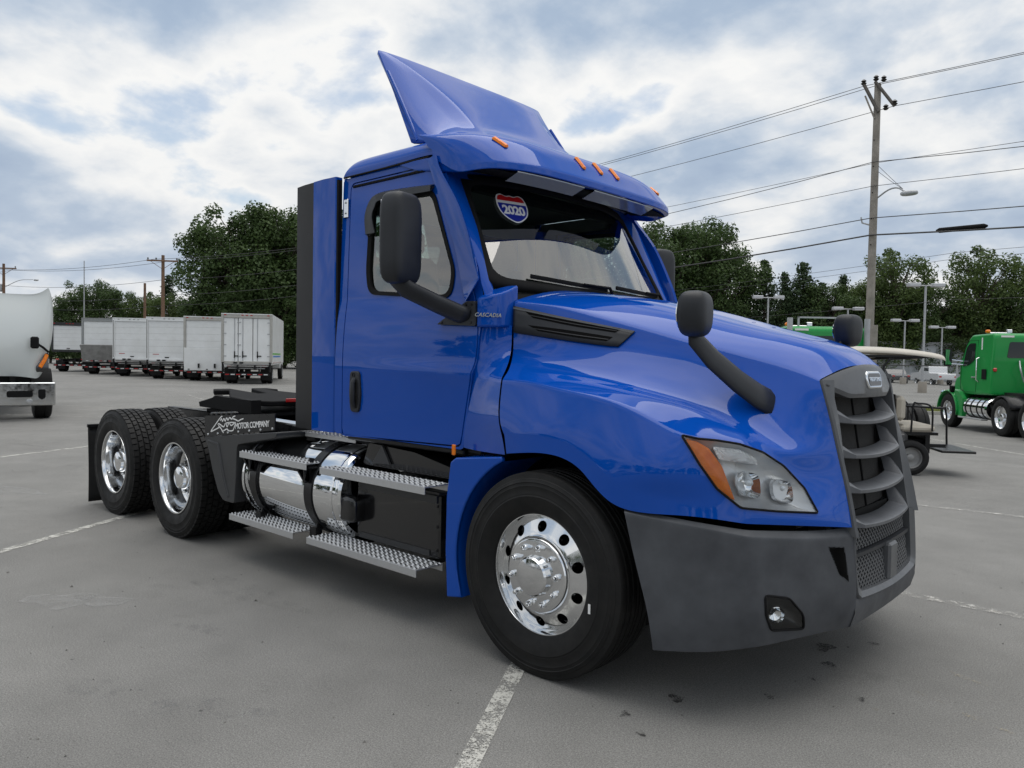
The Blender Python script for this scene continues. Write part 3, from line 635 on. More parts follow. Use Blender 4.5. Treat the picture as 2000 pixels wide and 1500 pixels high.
# ---- windscreen
def wsp(u, v):                           # u across -1..1, v up 0..1
    a = abs(u); bx = (-.475-.165*a**2, .930*u, 1.955+.030*a**2); tx = (-.835-.145*a**2, .845*u, 2.652-.020*a**2)
    return tuple(bx[i]+(tx[i]-bx[i])*v for i in range(3))
b = MB(); b.grid([[wsp(-1+2*i/30, j/14) for i in range(31)] for j in range(15)]); wind = P(b.build('windscreen', WSG, sharp=0))
loop = [wsp(-1+2*i/30, 0) for i in range(31)]+[wsp(1, j/12) for j in range(1, 13)]+[wsp(1-2*i/30, 1) for i in range(1, 31)]+[wsp(-1, 1-j/12) for j in range(1, 12)]
nrm = Vector((.86, 0, .5))
def rloop(e, off):                       # rounded loop inset by e in u,v space
    pts = roundpoly([(-1+e, e*1.1), (1-e, e*1.1), (1-e, 1-e*1.1), (-1+e, 1-e*1.1)], .12, 8); out_ = []
    for i in range(len(pts)):
        a, c = Vector(pts[i]), Vector(pts[(i+1) % len(pts)]); n = max(1, int((c-a).length/.08))
        for j in range(n): q = a+(c-a)*j/n; out_.append(tuple(Vector(wsp(q.x, q.y))+nrm*off))
    return out_
o0 = rloop(-.012, .002); o1 = rloop(.0, .008); o2 = rloop(.055, .003)
n_ = min(len(o0), len(o1), len(o2)); 
def rs(L, n): return [L[int(i*len(L)/n)] for i in range(n)]
MB().grid([rs(rloop(-.035, -.02), n_), rs(rloop(-.03, .010), n_), rs(rloop(.005, .014), n_), rs(rloop(.045, .006), n_), rs(rloop(.050, -.004), n_)], closed=True).build('windscreen_seal', MATTE, sharp=0).parent = wind
# year sticker: shield with red header, blue field, white rim and numerals
sh = [(-.5, .42), (-.34, .50), (-.15, .44), (0, .47), (.15, .44), (.34, .50), (.5, .42), (.56, .22), (.56, -.02), (.46, -.26), (.24, -.45), (0, -.54), (-.24, -.45), (-.46, -.26), (-.56, -.02), (-.56, .22)]
shp = [tuple(v)[:2] for v in spline([(x, z, 0) for x, z in sh], 4, True)]
cu, cv = -.655, .735; c0 = Vector(wsp(cu, cv)); ux = (Vector(wsp(cu+.05, cv))-c0).normalized(); uz = (Vector(wsp(cu, cv+.05))-c0).normalized()
un = ux.cross(uz).normalized(); W = .200
def shield(k, off, keep=None):
    b = MB(); pl = [(x*k, z*k) for x, z in shp]
    if keep: pl = [q for q in pl if keep(q)]
    T = frame(c0+un*off, ux, uz); b.prism([(x*W, z*W) for x, z in pl], 0, .0008, 'XY', T); return b
st = shield(1., .010).build('year_sticker', mat('sticker white', (.80, .80, .80), .35)); st.parent = wind
shield(.92, .0112, lambda q: q[1] < .19).build('blue_field', mat('sticker blue', (.012, .025, .30), .35)).parent = st
shield(.92, .0112, lambda q: q[1] > .215).build('red_field', mat('sticker red', (.55, .012, .015), .35)).parent = st
text('2020', W*.44, MATS['sticker white'], st, 'numerals', frame(c0+un*.0128-uz*.035*.6, ux, uz), .0006, .0030, spacing=.92)
# wipers
for ya, yb, za in ((-.66, -.02, 0.05), (.10, .74, .05)):
    pts = [Vector(wsp(ya/.93+(yb-ya)/.93*k/8, .045+.035*(1-k/8)))+nrm*.022 for k in range(9)]
    wp = P(MB().tube(pts, .009, 6, sq=(.7, 1.6)).build('wiper', MATTE))
    MB().tube([pts[-1]+Vector((.03, .04, -.05)), pts[-1]+Vector((.02, .0, .012)), pts[5]+nrm*.015], [.012, .010, .007], 6).build('wiper_arm', MATTE).parent = wp
# cowl trim at the foot of the glass
P(MB().grid([[(-.50-.12*abs(u)**2.2, .93*u, 1.958-.045*abs(u)**2), (-.47-.06*abs(u)**2.2, .90*u, 1.94-.09*abs(u)**2.5)] for u in [-1+2*k/24 for k in range(25)]]).build('cowl_trim', MATTE))
# ---- cabin fittings
dash = P(MB().box((-.80, 0, 1.80), (.50, 1.84, .26), .08).build('dashboard', mat('dashboard grey', (.07, .072, .072), .75, var=.15)))
MB().box((-.97, .45, 1.95), (.16, .50, .10), .04).build('instrument_hood', INTDK).parent = dash
rg = MB(); T = frame((-1.12, .45, 1.92), (0, 1, 0), (-.45, 0, .9)); bb = MB()
bb.tube([(.225*cos(2*pi*k/28), .225*sin(2*pi*k/28), 0) for k in range(30)], .014, 8, cap=False); bb.box((0, 0, -.01), (.40, .05, .02)); rg.add(bb.v, bb.f, T); P(rg.build('steering_wheel', INTDK))
for sg in (-1, 1):
    se = P(MB().box((-1.52, sg*.50, 1.52), (.50, .50, .16), .05).build('seat', INTDK))
    q = MB(); q.box((0, 0, .38), (.15, .48, .74), .06, Matrix.Translation((-1.74, sg*.50, 1.52)) @ Matrix.Rotation(radians(-8), 4, 'Y')); q.build('seat_back', INTDK).parent = se
    MB().box((-1.86, sg*.50, 2.37), (.10, .28, .18), .04).build('head_rest', INTDK).parent = se
P(MB().box((-.99, 0, 2.61), (.10, 1.5, .07), .02).build('overhead_console', INTDK))
# ---- outside sun visor over the windscreen
vz = []
for y, xb, xm, xk, xl, xlip in ((0, -1.12, -.83, -.645, -.552, -.488), (.35, -1.12, -.83, -.65, -.556, -.493), (.65, -1.125, -.84, -.668, -.575, -.512), (.86, -1.14, -.87, -.735, -.64, -.575), (.955, -1.16, -.94, -.83, -.745, -.69), (1.000, -1.18, -1.04, -.95, -.88, -.84), (1.004, -1.19, -1.13, -1.09, -1.06, -1.05)):
    e = (y/.985)**4; lo = .10 if xlip < -1 else 0
    vz.append([(xb, -y, 2.935-.045*e), (xm, -y, 2.905-.055*e), (xk, -y, 2.838-.035*e), (xl, -y, 2.742-.010*e+lo*.5), (xlip, -y, 2.662-.006*e+lo), (xlip+.004, -y, 2.620-.002*e+lo*1.1), (xlip-.07, -y*.99, 2.628+lo*1.1), (xlip-.33, -y*.985, 2.672+lo*.7)])
visor = P(subd('sun_visor', vz, BLUE, None, mirror=True, level=3, sharp=0, crow={5: .3}, ccol={4: .5, 5: .8}))
vbvh = make_bvh(visor)
for y in (-.82, -.185, 0, .185, .82):
    h = vbvh.ray_cast(Vector((-.585-.09*(abs(y) > .5), y, 3.2)), Vector((0, 0, -1)), 1.)
    c = h[0]; n3 = h[1] if h[1].z > 0 else -h[1]; lf = Vector((1, -.0, 0)); lf = (lf-n3*lf.dot(n3)).normalized(); T = frame(c, lf, n3.cross(lf)); bb = MB()
    bb.box((0, 0, .004), (.115, .034, .020), .009); q = MB(); q.add(bb.v, bb.f, T); ml = q.build('marker_lamp', AMBER); ml.parent = visor
for ya, yb in ((-.80, -.24), (-.14, .56)):
    q = MB(); rows = []
    for k in range(13):
        y = ya+(yb-ya)*k/12; a = abs(y)/.985; xl = -.490-.10*a**3.2; rows.append([(xl-.010, y, 2.615), (xl-.105, y, 2.578)])
    rows2 = [[(x, y, z-.006) for x, y, z in r] for r in rows]; q.grid(rows2); q.grid([[r[0], r2[0]] for r, r2 in zip(rows, rows2)]); q.grid([[r[1], r2[1]] for r, r2 in zip(rows, rows2)]); q.build('visor_panel', mat('visor panel grey', (.30, .32, .35), .12, .3, coat=1.)).parent = visor
q = MB(); rows = []
for k in range(25):
    y = -.93+1.86*k/24; a = abs(y)/.985; xl = -.495-.105*a**3.2-.10*max(0, a-.88); rows.append([(xl-.055, y, 2.617), (xl-.20, y, 2.640), (min(xl-.36, -.86), y, 2.664)])
q.grid(rows); q.build('visor_blackout_sheet', MATTE, sharp=0).parent = visor  # black sheet added under the visor to darken its reflection in the windscreen
# ---- roof air deflector
sp4 = [[(-.90, 0, 2.898), (-1.15, 0, 3.025), (-1.43, 0, 3.262), (-1.70, 0, 3.506), (-1.82, 0, 3.608)],
       [(-.90, -.40, 2.898), (-1.15, -.38, 3.025), (-1.43, -.36, 3.262), (-1.70, -.44, 3.506), (-1.82, -.50, 3.608)],
       [(-.91, -.60, 2.896), (-1.155, -.54, 3.018), (-1.435, -.52, 3.256), (-1.70, -.66, 3.500), (-1.82, -.765, 3.600)],
       [(-.93, -.70, 2.892), (-1.17, -.645, 2.985), (-1.44, -.62, 3.205), (-1.69, -.735, 3.465), (-1.82, -.825, 3.590)],
       [(-.97, -.79, 2.886), (-1.16, -.785, 2.930), (-1.33, -.790, 3.02), (-1.50, -.815, 3.16), (-1.63, -.838, 3.285)],
       [(-1.02, -.86, 2.876), (-1.15, -.862, 2.880), (-1.25, -.862, 2.885), (-1.33, -.862, 2.892), (-1.40, -.862, 2.905)]]
dfl = P(subd('roof_deflector', sp4, BLUE, None, mirror=True, level=3, sharp=0, crow={2: .5, 3: [.7, .75, .75, .7]}, ccol={}))
md = dfl.modifiers.new('t', 'SOLIDIFY'); md.thickness = .025; md.offset = -1 if False else 0
for sg in (-1, 1):
    MB().tube([(-1.345, sg*.868, 2.91), (-1.46, sg*.858, 3.09), (-1.57, sg*.850, 3.26), (-1.69, sg*.838, 3.43)], .012, 6).build('stiffener', BLUE).parent = dfl
    MB().tube([(-1.36, sg*.78, 2.88), (-1.55, sg*.79, 3.20)], .02, 8).build('support_strut', BLACK).parent = dfl
# ---- side fairings behind the cab
for sg in (-1, 1):
    fa = []
    for z in (1.028, 1.4, 1.9, 2.4, 2.752):
        y = sg*1.024; fa.append([(-1.995, y-sg*.05, z), (-1.995, y-sg*.006, z), (-2.003, y, z), (-2.14, y+sg*.008, z), (-2.262, y, z), (-2.270, y-sg*.006, z), (-2.270, y-sg*.06, z)])
    b = MB().grid(fa); b.f.append(tuple(range(7))); b.f.append(tuple(range(28, 35))); P(b.build('side_fairing', BLUE, sharp=30))
    fb = []
    for z in (1.028, 1.5, 2.1, 2.765):
        y = sg*1.016; zz_ = z-.012 if z > 2.5 else z; fb.append([(-2.272, y-sg*.045, zz_), (-2.272, y, zz_), (-2.40, y-sg*.006, zz_), (-2.515, y-sg*.022, zz_), (-2.528, y-sg*.035, zz_), (-2.50, y-sg*.05, zz_)])
    b = MB().grid(fb); b.f.append(tuple(range(6))); b.f.append(tuple(range(18, 24))); P(b.build('rubber_extender', mat('extender rubber', (.012, .012, .013), .62, var=.2, vscale=5), sharp=30))
    P(MB().box((-1.984, sg*1.003, 1.88), (.020, .03, 1.70)).build('fairing_seal', MATTE))
# ---- door mirrors
def rbox(c, d, pw=4., n=10, taper=None, m=18):
    rows = []
    for i in range(n+1):
        ph = -pi/2+pi*i/n
        def sp(a): return math.copysign(abs(a)**(2/pw), a)
        r = []
        for j in range(m*2):
            th = 2*pi*j/(m*2); ct = sp(cos(ph)) if i not in (0, n) else 1e-4
            q = [d[0]/2*ct*sp(cos(th)), d[1]/2*ct*sp(sin(th)), d[2]/2*sp(sin(ph))]
            if taper: q = taper(q)
            r.append((c[0]+q[0], c[1]+q[1], c[2]+q[2]))
        rows.append(r)
    return MB().grid(rows, closed=True)
for sg in (-1, 1):
    mh = P(rbox((0, 0, 0), (.150, .235, .500), 5., 20, m=24).build('door_mirror', PLAST, sharp=0)); me = mh.data
    me.transform(Matrix.Translation((-.925, sg*1.335, 2.200)) @ Matrix.Rotation(radians(12)*-sg, 4, 'Z'))
    q = MB(); q.box((0, 0, .075), (.006, .17, .26), .01); q.box((0, 0, -.15), (.006, .17, .10), .01); gm = q.build('mirror_glass', CHROME); gm.data.transform(Matrix.Translation((-.925, sg*1.335, 2.200)) @ Matrix.Rotation(radians(12)*-sg, 4, 'Z') @ Matrix.Translation((-.073, 0, 0))); gm.parent = mh
    q = MB(); q.tube([(-.965, sg*1.36, 2.10), (-.950, sg*1.345, 1.99), (-.915, sg*1.295, 1.925), (-.82, sg*1.155, 1.850), (-.735, sg*1.055, 1.795), (-.70, sg*1.02, 1.785)], [.03, .062, .064, .064, .066, .06], 12, sq=(.62, 1.05)); q.build('mirror_arm', PLAST, sharp=0).parent = mh
    q = MB(); q.prism(roundpoly([(-.945, 1.742), (-.62, 1.728), (-.630, 1.868), (-.70, 1.868)], .02), sg*1.005, sg*1.047); o = q.build('mirror_base', PLAST); o.parent = mh; md = o.modifiers.new('b', 'BEVEL'); md.width = .006; md.segments = 2; md.limit_method = 'ANGLE'
    for x, z in ((-.90, 1.752), (-.66, 1.748), (-.655, 1.85), (-.70, 1.85)):
        MB().lathe([(0, sg*.004), (.008, sg*.003), (.009, 0)], (x, sg*1.047, z), 'Y', 10).build('bolt', BLACK).parent = mh
    # hood mirrors
    hm = P(rbox((0, 0, 0), (.135, .190, .205), 3.4, 16, m=20, taper=lambda q: [q[0], q[1]*(1-.18*(q[2] < 0)*(-q[2]/.1)), q[2]]).build('hood_mirror', PLAST, sharp=0))
    hm.data.transform(Matrix.Translation((.685, sg*.965, 1.765)) @ Matrix.Rotation(radians(10)*-sg, 4, 'Z'))
    q = MB(); q.tube([(.668, sg*.950, 1.715), (.665, sg*.925, 1.655), (.715, sg*.850, 1.565), (.790, sg*.745, 1.465), (.850, sg*.665, 1.400), (.890, sg*.605, 1.365)], [.038, .050, .054, .058, .062, .064], 12, sq=(1.10, .40)); q.build('mirror_arm', PLAST, sharp=0).parent = hm
    q = MB(); q.lathe([(.0, 0), (.072, .001), (.074, -.004)], axis='X', n=28); o = q.build('mirror_glass', CHROME); o.data.transform(Matrix.Translation((.685, sg*.965, 1.765)) @ Matrix.Rotation(radians(10)*-sg, 4, 'Z') @ Matrix.Translation((-.064, 0, 0)) @ Matrix.Scale(-1, 4, (1, 0, 0))); o.parent = hm

# ---- wheels (built at the origin facing -Y, then copied)
def tyre_mesh(R, W, drive):
    h = W/2
    side = [(.291, .36*W), (.300, .42*W), (.330, .485*W), (.375, .515*W), (.385, .523*W), (.392, .512*W), (.398, .514*W), (.402, .509*W), (.430, .503*W), (.436, .508*W), (.440, .501*W), (.452, .498*W), (.455, .506*W), (.462, .49*W), (.470, .482*W), (.473, .470*W), (.478, .465*W)]
    if drive: crown = [(R-.022, .455*W), (R-.016, .42*W), (R-.014, 0)]
    else:
        crown = [(R-.008, .452*W), (R-.002, .42*W)]
        for k in (.30, .16, .03): crown += [(R-.0005, (k+.035)*W), (R-.012, (k+.025)*W), (R-.012, (k-.005)*W), (R, (k-.015)*W)]
        crown.append((R, 0))
    half = side+crown; prof = half+[(r, -y) for r, y in half[::-1][1:]]
    b = MB(); b.lathe(prof, axis='Y', n=96)
    if drive:                            # directional lug blocks
        nb = 54
        for k in range(nb):
            a0 = 2*pi*k/nb
            for row, (yc, wy, ph, sk) in enumerate(((-.375, .17, 0, .10), (-.185, .145, .5, .35), (0, .15, 0, -.35), (.185, .145, .5, .35), (.375, .17, 0, -.10))):
                da = 2*pi/nb*.40; vs = []
                for rr in (R-.020, R-(.004 if abs(yc) > .3 else 0)):
                    for sa, sy in ((-1, -1), (1, -1), (1, 1), (-1, 1)):
                        y = (yc+sy*wy/2*.92)*W; a = a0+ph*2*pi/nb+sa*da+sk*sy*da*.6; vs.append((rr*cos(a), y, rr*sin(a)))
                b.add(vs, [(4, 5, 6, 7), (0, 1, 5, 4), (1, 2, 6, 5), (2, 3, 7, 6), (3, 0, 4, 7)])
    return b
def nut(c, s=1.):
    b = MB(); b.lathe([(.0165, 0), (.0165, -.012*s), (.0135, -.014*s), (.0135, -.030*s), (.009, -.038*s), (0, -.040*s)], c, 'Y', 10); return b
def steer_wheel():
    prof = [(.292, .08), (.292, -.085), (.300, -.098), (.3025, -.106), (.300, -.112), (.291, -.112), (.286, -.104), (.281, -.088), (.275, -.078)]
    b = MB(); b.lathe(prof, axis='Y', n=80)
    def hh(r): return -.078-(.275-r)*.42 if r > .195 else -.1116
    for k in range(10):                     # disc in ten sectors, each with its hand hole
        a0 = 2*pi*(k+.5)/10; A = pi/10; out_ = []
        loop = [(-A, .192), (A, .192), (A, .275), (-A, .275)]
        c = (0, .2345)
        def tox(q): return (q[0]*.2345, q[1])
        dense = []
        for i in range(4):
            p, q = Vector(tox(loop[i])), Vector(tox(loop[(i+1) % 4])); dense += [tuple(p+(q-p)*j/8) for j in range(8)]
        hole = [(.027*cos(atan2(q[1]-c[1], q[0])), c[1]+.027*sin(atan2(q[1]-c[1], q[0]))) for q in dense]
        rows = []
        for f in (0, .35, .7, 1): rows.append([(p[0]+(q[0]-p[0])*f, p[1]+(q[1]-p[1])*f) for p, q in zip(dense, hole)])
        def to3(q, o=0): a = a0+q[0]/.2345; return (q[1]*cos(a), hh(q[1])+o, q[1]*sin(a))
        R3 = [[to3(q) for q in r] for r in rows]+[[to3(q, .004) for q in [(x*.97, c[1]+(z-c[1])*.97) for x, z in hole]], [to3(q, .03) for q in [(x*.97, c[1]+(z-c[1])*.97) for x, z in hole]]]
        b.grid(R3, closed=True)
    b.lathe([(.192, -.1128), (.188, -.116), (.184, -.128), (.179, -.134), (.172, -.136), (.10, -.139), (.098, -.150), (.0955, -.170), (.088, -.179), (.06, -.186), (.03, -.189), (0, -.190)], axis='Y', n=64)
    return b
def drive_rim():
    b = MB(); b.lathe([(.292, .20), (.292, -.098), (.300, -.112), (.3025, -.120), (.300, -.126), (.290, -.126), (.284, -.118), (.279, -.09), (.272, -.04), (.268, .0), (.262, .035), (.248, .048), (.215, .052), (.19, .048), (.185, .036), (.16, .034), (.10, .034)], axis='Y', n=72)
    return b
def add_wheel(kind, loc, sg):
    key = (kind, sg); x, y, z = loc
    if kind == 'steer':
        w_ = steer_wheel().build('wheel', POLISH, sharp=30)
        t = tyre_mesh(.504, .29, False).build('tyre', RUBBER, sharp=30); t.parent = w_
        MB().lathe([(.26, .05), (0, .05)], axis='Y', n=32).build('brake_drum', MATTE).parent = w_
        for k in range(10):
            a = 2*pi*(k+.2)/10; nut((.142*cos(a), -.136, .142*sin(a)), 1.1).build('lug_nut', CHROME).parent = w_
        MB().box((.345*cos(-.25), -.1475, .345*sin(-.25)), (.012, .003, .045), 0).build('tyre_tag', WHITE).parent = w_
    elif kind == 'outer':
        w_ = drive_rim().build('wheel', POLISH, sharp=30)
        t = tyre_mesh(.504, .275, True).build('tyre', RUBBER, sharp=30); t.parent = w_
        MB().lathe([(.205, .046), (.18, .030), (.16, .026), (.13, .022), (.125, -.01), (.105, -.02), (.0, -.02)], axis='Y', n=40).build('hub', BLACK).parent = w_
        MB().lathe([(.108, -.012), (.108, -.045), (.100, -.062), (.095, -.066), (.09, -.088), (.07, -.098), (0, -.102)], axis='Y', n=40).build('hub_cap', CHROME).parent = w_
        for k in range(10):
            a = 2*pi*(k+.3)/10; nut((.144*cos(a), .024, .144*sin(a)), 1.4).build('lug_nut', SILVER).parent = w_
    else:
        w_ = MB().lathe([(.30, -.12), (.292, -.10), (.292, .12), (.30, .12)], axis='Y', n=32).build('wheel', BLACK)
        t = tyre_mesh(.504, .275, True).build('tyre', RUBBER, sharp=30); t.parent = w_
    return w_
protos = {}
def put_wheel(kind, x, y):
    if kind not in protos: o = protos[kind] = add_wheel(kind, (0, 0, 0), -1); o.parent = truck
    else: o = copy_tree(protos[kind], truck)
    o.location = (x, y, .499); o.rotation_euler = (0, RND.random()*6 if kind != 'steer' or y > 0 else .0, pi if y > 0 else 0)
put_wheel('steer', 0, -1.088); put_wheel('steer', 0, 1.088)
for ax in (-4.0186, -5.3396):
    for sg in (-1, 1): put_wheel('outer', ax, sg*1.085); put_wheel('inner', ax, sg*.745)
# ---- chassis
for sg in (-1, 1):
    b = MB(); b.box((-2.5, sg*.425, .835), (6.9, .010, .27)); b.box((-2.5, sg*.39, .966), (6.9, .08, .010)); b.box((-2.5, sg*.39, .704), (6.9, .08, .010)); P(b.build('frame_rail', BLACK))
for x in (-5.85, -4.68, -3.3, -2.2, -1.0): P(MB().box((x, 0, .84), (.12, .83, .2), .01).build('cross_member', BLACK))
P(MB().box((0, 0, .44), (.12, 1.75, .11), .02).build('front_axle', BLACK))
for ax in (-4.0186, -5.3396):
    b = MB(); b.lathe([(.0, -.62), (.085, -.62), (.09, -.25), (.21, -.12), (.22, 0), (.21, .12), (.09, .25), (.085, .62), (0, .62)], (ax, 0, .50), 'Y', 24); P(b.build('drive_axle', BLACK))
    for sg in (-1, 1):
        b = MB(); b.lathe([(.0, .62), (.11, .62), (.13, .68), (.12, .74), (.13, .80), (.10, .84), (0, .84)], (ax-.32, sg*.42, 0), 'Z', 20); P(b.build('air_spring', RUBBER))
        P(MB().box((ax-.1, sg*.42, .60), (.75, .08, .06), .01).build('spring_arm', BLACK))
P(MB().tube([(-1.0, 0, .75), (-3.9, 0, .60)], .06, 12).build('drive_shaft', BLACK))
P(MB().box((.05, 0, 1.0), (1.6, .62, .70), .1).build('engine', MATTE))
P(MB().box((-1.15, 0, .80), (1.0, .5, .45), .1).build('gearbox', MATTE))
# fifth wheel with red tag
b = MB()
pl = [(-.42, -.36), (-.42, -.20), (.10, -.46), (.44, -.44), (.52, -.25), (.52, .25), (.44, .44), (.10, .46), (-.42, .20), (-.42, .36), (-.56, .30), (-.56, .12), (-.1, .05), (-.1, -.05), (-.56, -.12), (-.56, -.30)]
b.prism([(x, y) for x, y in pl], -.025, .025, 'XY', Matrix.Translation((-4.62, 0, 1.125)) @ Matrix.Rotation(radians(4), 4, 'Y'))
fw = P(b.build('fifth_wheel', MATTE, sharp=30)); md = fw.modifiers.new('b', 'BEVEL'); md.width = .01; md.segments = 2
for sg in (-1, 1):
    MB().box((-4.60, sg*.40, 1.045), (.30, .05, .16), .01).build('pivot_bracket', BLACK).parent = fw
    q = MB(); q.box((0, 0, 0), (.16, .10, .04), .008, Matrix.Translation((-5.12, sg*.30, 1.075)) @ Matrix.Rotation(radians(-28), 4, 'Y')); q.build('ramp', BLACK).parent = fw
for sg in (-1, 1):
    q = MB(); q.prism([(-5.14, 1.015), (-5.16, 1.06), (-4.78, 1.135), (-4.12, 1.125), (-4.12, 1.0)], sg*.36, sg*.46); q.build('side_skirt', MATTE).parent = fw
MB().box((-4.60, 0, .985), (.9, .86, .03)).build('mount_plate', MATTE).parent = fw
MB().box((-4.09, -.02, 1.118), (.012, .20, .034), .003).build('red_tag', RED).parent = fw
# deck plate rail / hose tray behind the cab
P(MB().tube([(-2.05, -.80, 1.005), (-3.4, -.62, .995)], .022, 10).build('deck_rail', POLISH))
P(MB().box((-2.75, 0, 1.0), (.85, .80, .012)).build('deck_plate', BLACK))
for k, yy in enumerate((-.25, -.1, .1)):
    P(MB().tube(spline([(-2.0, yy, 1.75), (-2.25, yy-.03, 1.45), (-2.55, yy, 1.15), (-3.2, yy*.5, 1.06), (-3.9, yy*.4, 1.09)], 6), .014, 6).build('air_line', mat('air line %d' % k, ((.35, .01, .01), (.01, .05, .3), (.01, .01, .01))[k], .5)))
# mud flaps
for sg in (-1, 1):
    b = MB(); rows = [[(-5.985+.012*sin(z*5), sg*y, z) for y in (.58, .8, 1.0, 1.215)] for z in [.03+.75*k/10 for k in range(11)]]
    b.grid(rows); o = P(b.build('mud_flap', RUBBER)); md = o.modifiers.new('t', 'SOLIDIFY'); md.thickness = .012
    b = MB(); b.box((-5.965, sg*.82, .80), (.03, .82, .035), .004); P(b.build('flap_hanger', BLACK))
    for y in (.7, .9, 1.1, 1.19): MB().lathe([(0, -.02), (.010, -.02), (.012, 0)], (-5.975, sg*y, .765), 'X', 8).build('bolt', SILVER).parent = o
# quarter fenders over the front of the drive tyres, with name board
for sg in (-1, 1):
    pr_ = [(-3.70, .985), (-3.52, .955), (-3.46, .88), (-3.40, .66), (-3.30, .455), (-3.20, .425)]
    rows = []
    ins = spline([(x, 0, z) for x, z in pr_], 5); outs = spline([(x, 0, z) for x, z in ((-3.66, 1.005), (-3.40, .992), (-3.20, .97), (-3.10, .72), (-3.05, .47), (-3.02, .40))], 5)
    b = MB(); prof = [(-3.52, .885), (-3.455, .82), (-3.38, .64), (-3.28, .475), (-3.20, .42), (-3.03, .42), (-3.01, .60), (-2.99, .87), (-2.44, .965), (-2.44, 1.005)]
    b.prism(roundpoly(prof, .03, 3), sg*1.195, sg*.62); o = P(b.build('tandem_fender', mat('fender plastic', (.028, .029, .031), .48, var=.15, vscale=6), sharp=30))
    md = o.modifiers.new('b', 'BEVEL'); md.width = .022; md.segments = 3; md.limit_method = 'ANGLE'; md.angle_limit = radians(50)
    q = MB(); q.tube([(-3.44, sg*1.193, .865), (-3.28, sg*1.195, .85), (-3.20, sg*1.195, .62), (-3.12, sg*1.193, .46)], .012, 8); q.build('rib', MATS['fender plastic']).parent = o
    bd = MB(); bd.prism(roundpoly([(-3.49, .890), (-2.45, 1.020), (-2.45, 1.136), (-3.50, 1.056)], .004), sg*1.200, sg*1.190); nb = P(bd.build('name_board', BLACK))
    def bz(x, f): lo = .890+(x+3.49)*.125; hi = 1.056+(x+3.5)*.0762; return lo+(hi-lo)*f
    for k in range(7): MB().lathe([(0, sg*.006), (.008, sg*.005), (.010, 0)], (-3.44+.16*k, sg*1.20, bz(-3.44+.16*k, .10)), 'Y', 8).build('bolt', SILVER).parent = nb
    for k in range(5): P(MB().box((-3.42+.08*k, sg*1.16, bz(-3.42+.08*k, 1.06)), (.05, .05, .03), .008).build('board_clip', BLACK))
    if sg < 0:
        Y = -1.2008
        text('MOTOR COMPANY', .062, WHITE, nb, 'board_lettering', frame((-2.765, Y, bz(-2.765, .40)), (1, 0, .11), (0, 0, 1)), .0008, .0010, .0, spacing=.86)
        em = MB()                                # hand-drawn script emblem
        for pts in [[(-3.206, -1.202, 1.07), (-3.23, -1.202, 1.062), (-3.312, -1.202, 1.002), (-3.386, -1.202, 0.945), (-3.376, -1.202, 0.942), (-3.312, -1.202, 0.962), (-3.249, -1.202, 0.983)], [(-3.235, -1.202, 1.034), (-3.22, -1.202, 1.051), (-3.201, -1.202, 1.031), (-3.182, -1.202, 1.053), (-3.158, -1.202, 1.036), (-3.139, -1.202, 1.061), (-3.116, -1.202, 1.046), (-3.092, -1.202, 1.068), (-3.06, -1.202, 1.057), (-3.037, -1.202, 1.077), (-3.005, -1.202, 1.085)], [(-3.041, -1.202, 1.063), (-3.0, -1.202, 1.058), (-2.959, -1.202, 1.051), (-2.927, -1.202, 1.062), (-2.885, -1.202, 1.073)], [(-3.278, -1.202, 1.002), (-3.254, -1.202, 1.009), (-3.186, -1.202, 0.99), (-3.153, -1.202, 1.021), (-3.129, -1.202, 0.995), (-3.097, -1.202, 1.026), (-3.068, -1.202, 1.009), (-3.013, -1.202, 1.032)], [(-3.266, -1.202, 0.995), (-3.229, -1.202, 0.976), (-3.186, -1.202, 0.945)], [(-3.186, -1.202, 0.96), (-3.134, -1.202, 0.977), (-3.103, -1.202, 0.967), (-3.04, -1.202, 0.974), (-3.02, -1.202, 1.0), (-2.997, -1.202, 1.033)], [(-3.153, -1.202, 1.021), (-3.078, -1.202, 1.032), (-3.0, -1.202, 1.036)]]:
            em.tube(spline(pts, 4), .0062, 4, sq=(.25, 1))
        em.build('board_emblem', WHITE).parent = nb
# ---- fuel tanks with straps, steps and brackets
def tread(name, x0, x1, y0, y1, z1, th=.045, parent=None):
    b = MB(); xm, ym = (x0+x1)/2, (y0+y1)/2; L_, W_ = x1-x0, abs(y1-y0)
    b.box((xm, ym, z1-.004), (L_, W_, .006)); yo = y0 if abs(y0) > abs(y1) else y1; yi = y1 if yo == y0 else y0; so = 1 if yo > yi else -1
    b.box((xm, yo+so*.003, z1-th/2), (L_, .006, th), .0015); b.box((xm, yi-so*.003, z1-th/2), (L_, .006, th), .0015)
    st = b.build(name, ALU); P(st) if parent is None else setattr(st, 'parent', parent)
    nx = int(L_/.046); ny = max(3, int(W_/.046)); d = MB(); g = MB()
    for i in range(nx):
        for j in range(ny):
            x = x0+(i+.5+(.5 if j % 2 else 0)-.25)*L_/nx; y = min(y0, y1)+(j+.5)*W_/ny; r = .0155
            d.add([(x-r, y, z1+.0005), (x, y-r*.8, z1+.0005), (x+r, y, z1+.0005), (x, y+r*.8, z1+.0005)], [(0, 1, 2, 3)])
            for dx in (-1, 1):
                X = x+dx*.0; g.add([(x-r, y+dx*r*.8, z1-.001), (x, y+dx*r*.35, z1-.001), (x+r, y+dx*r*.8, z1-.001), (x, y+dx*r*1.2, z1-.001), (x, y+dx*r*.8, z1+.009)], [(0, 1, 4), (1, 2, 4), (2, 3, 4), (3, 0, 4)])
    for o in (d.build('grip_hole', MATTE, flat=True, fixn=False), g.build('grip_teeth', ALU, flat=True)): o.parent = st; o['kind'] = 'stuff'
    return st
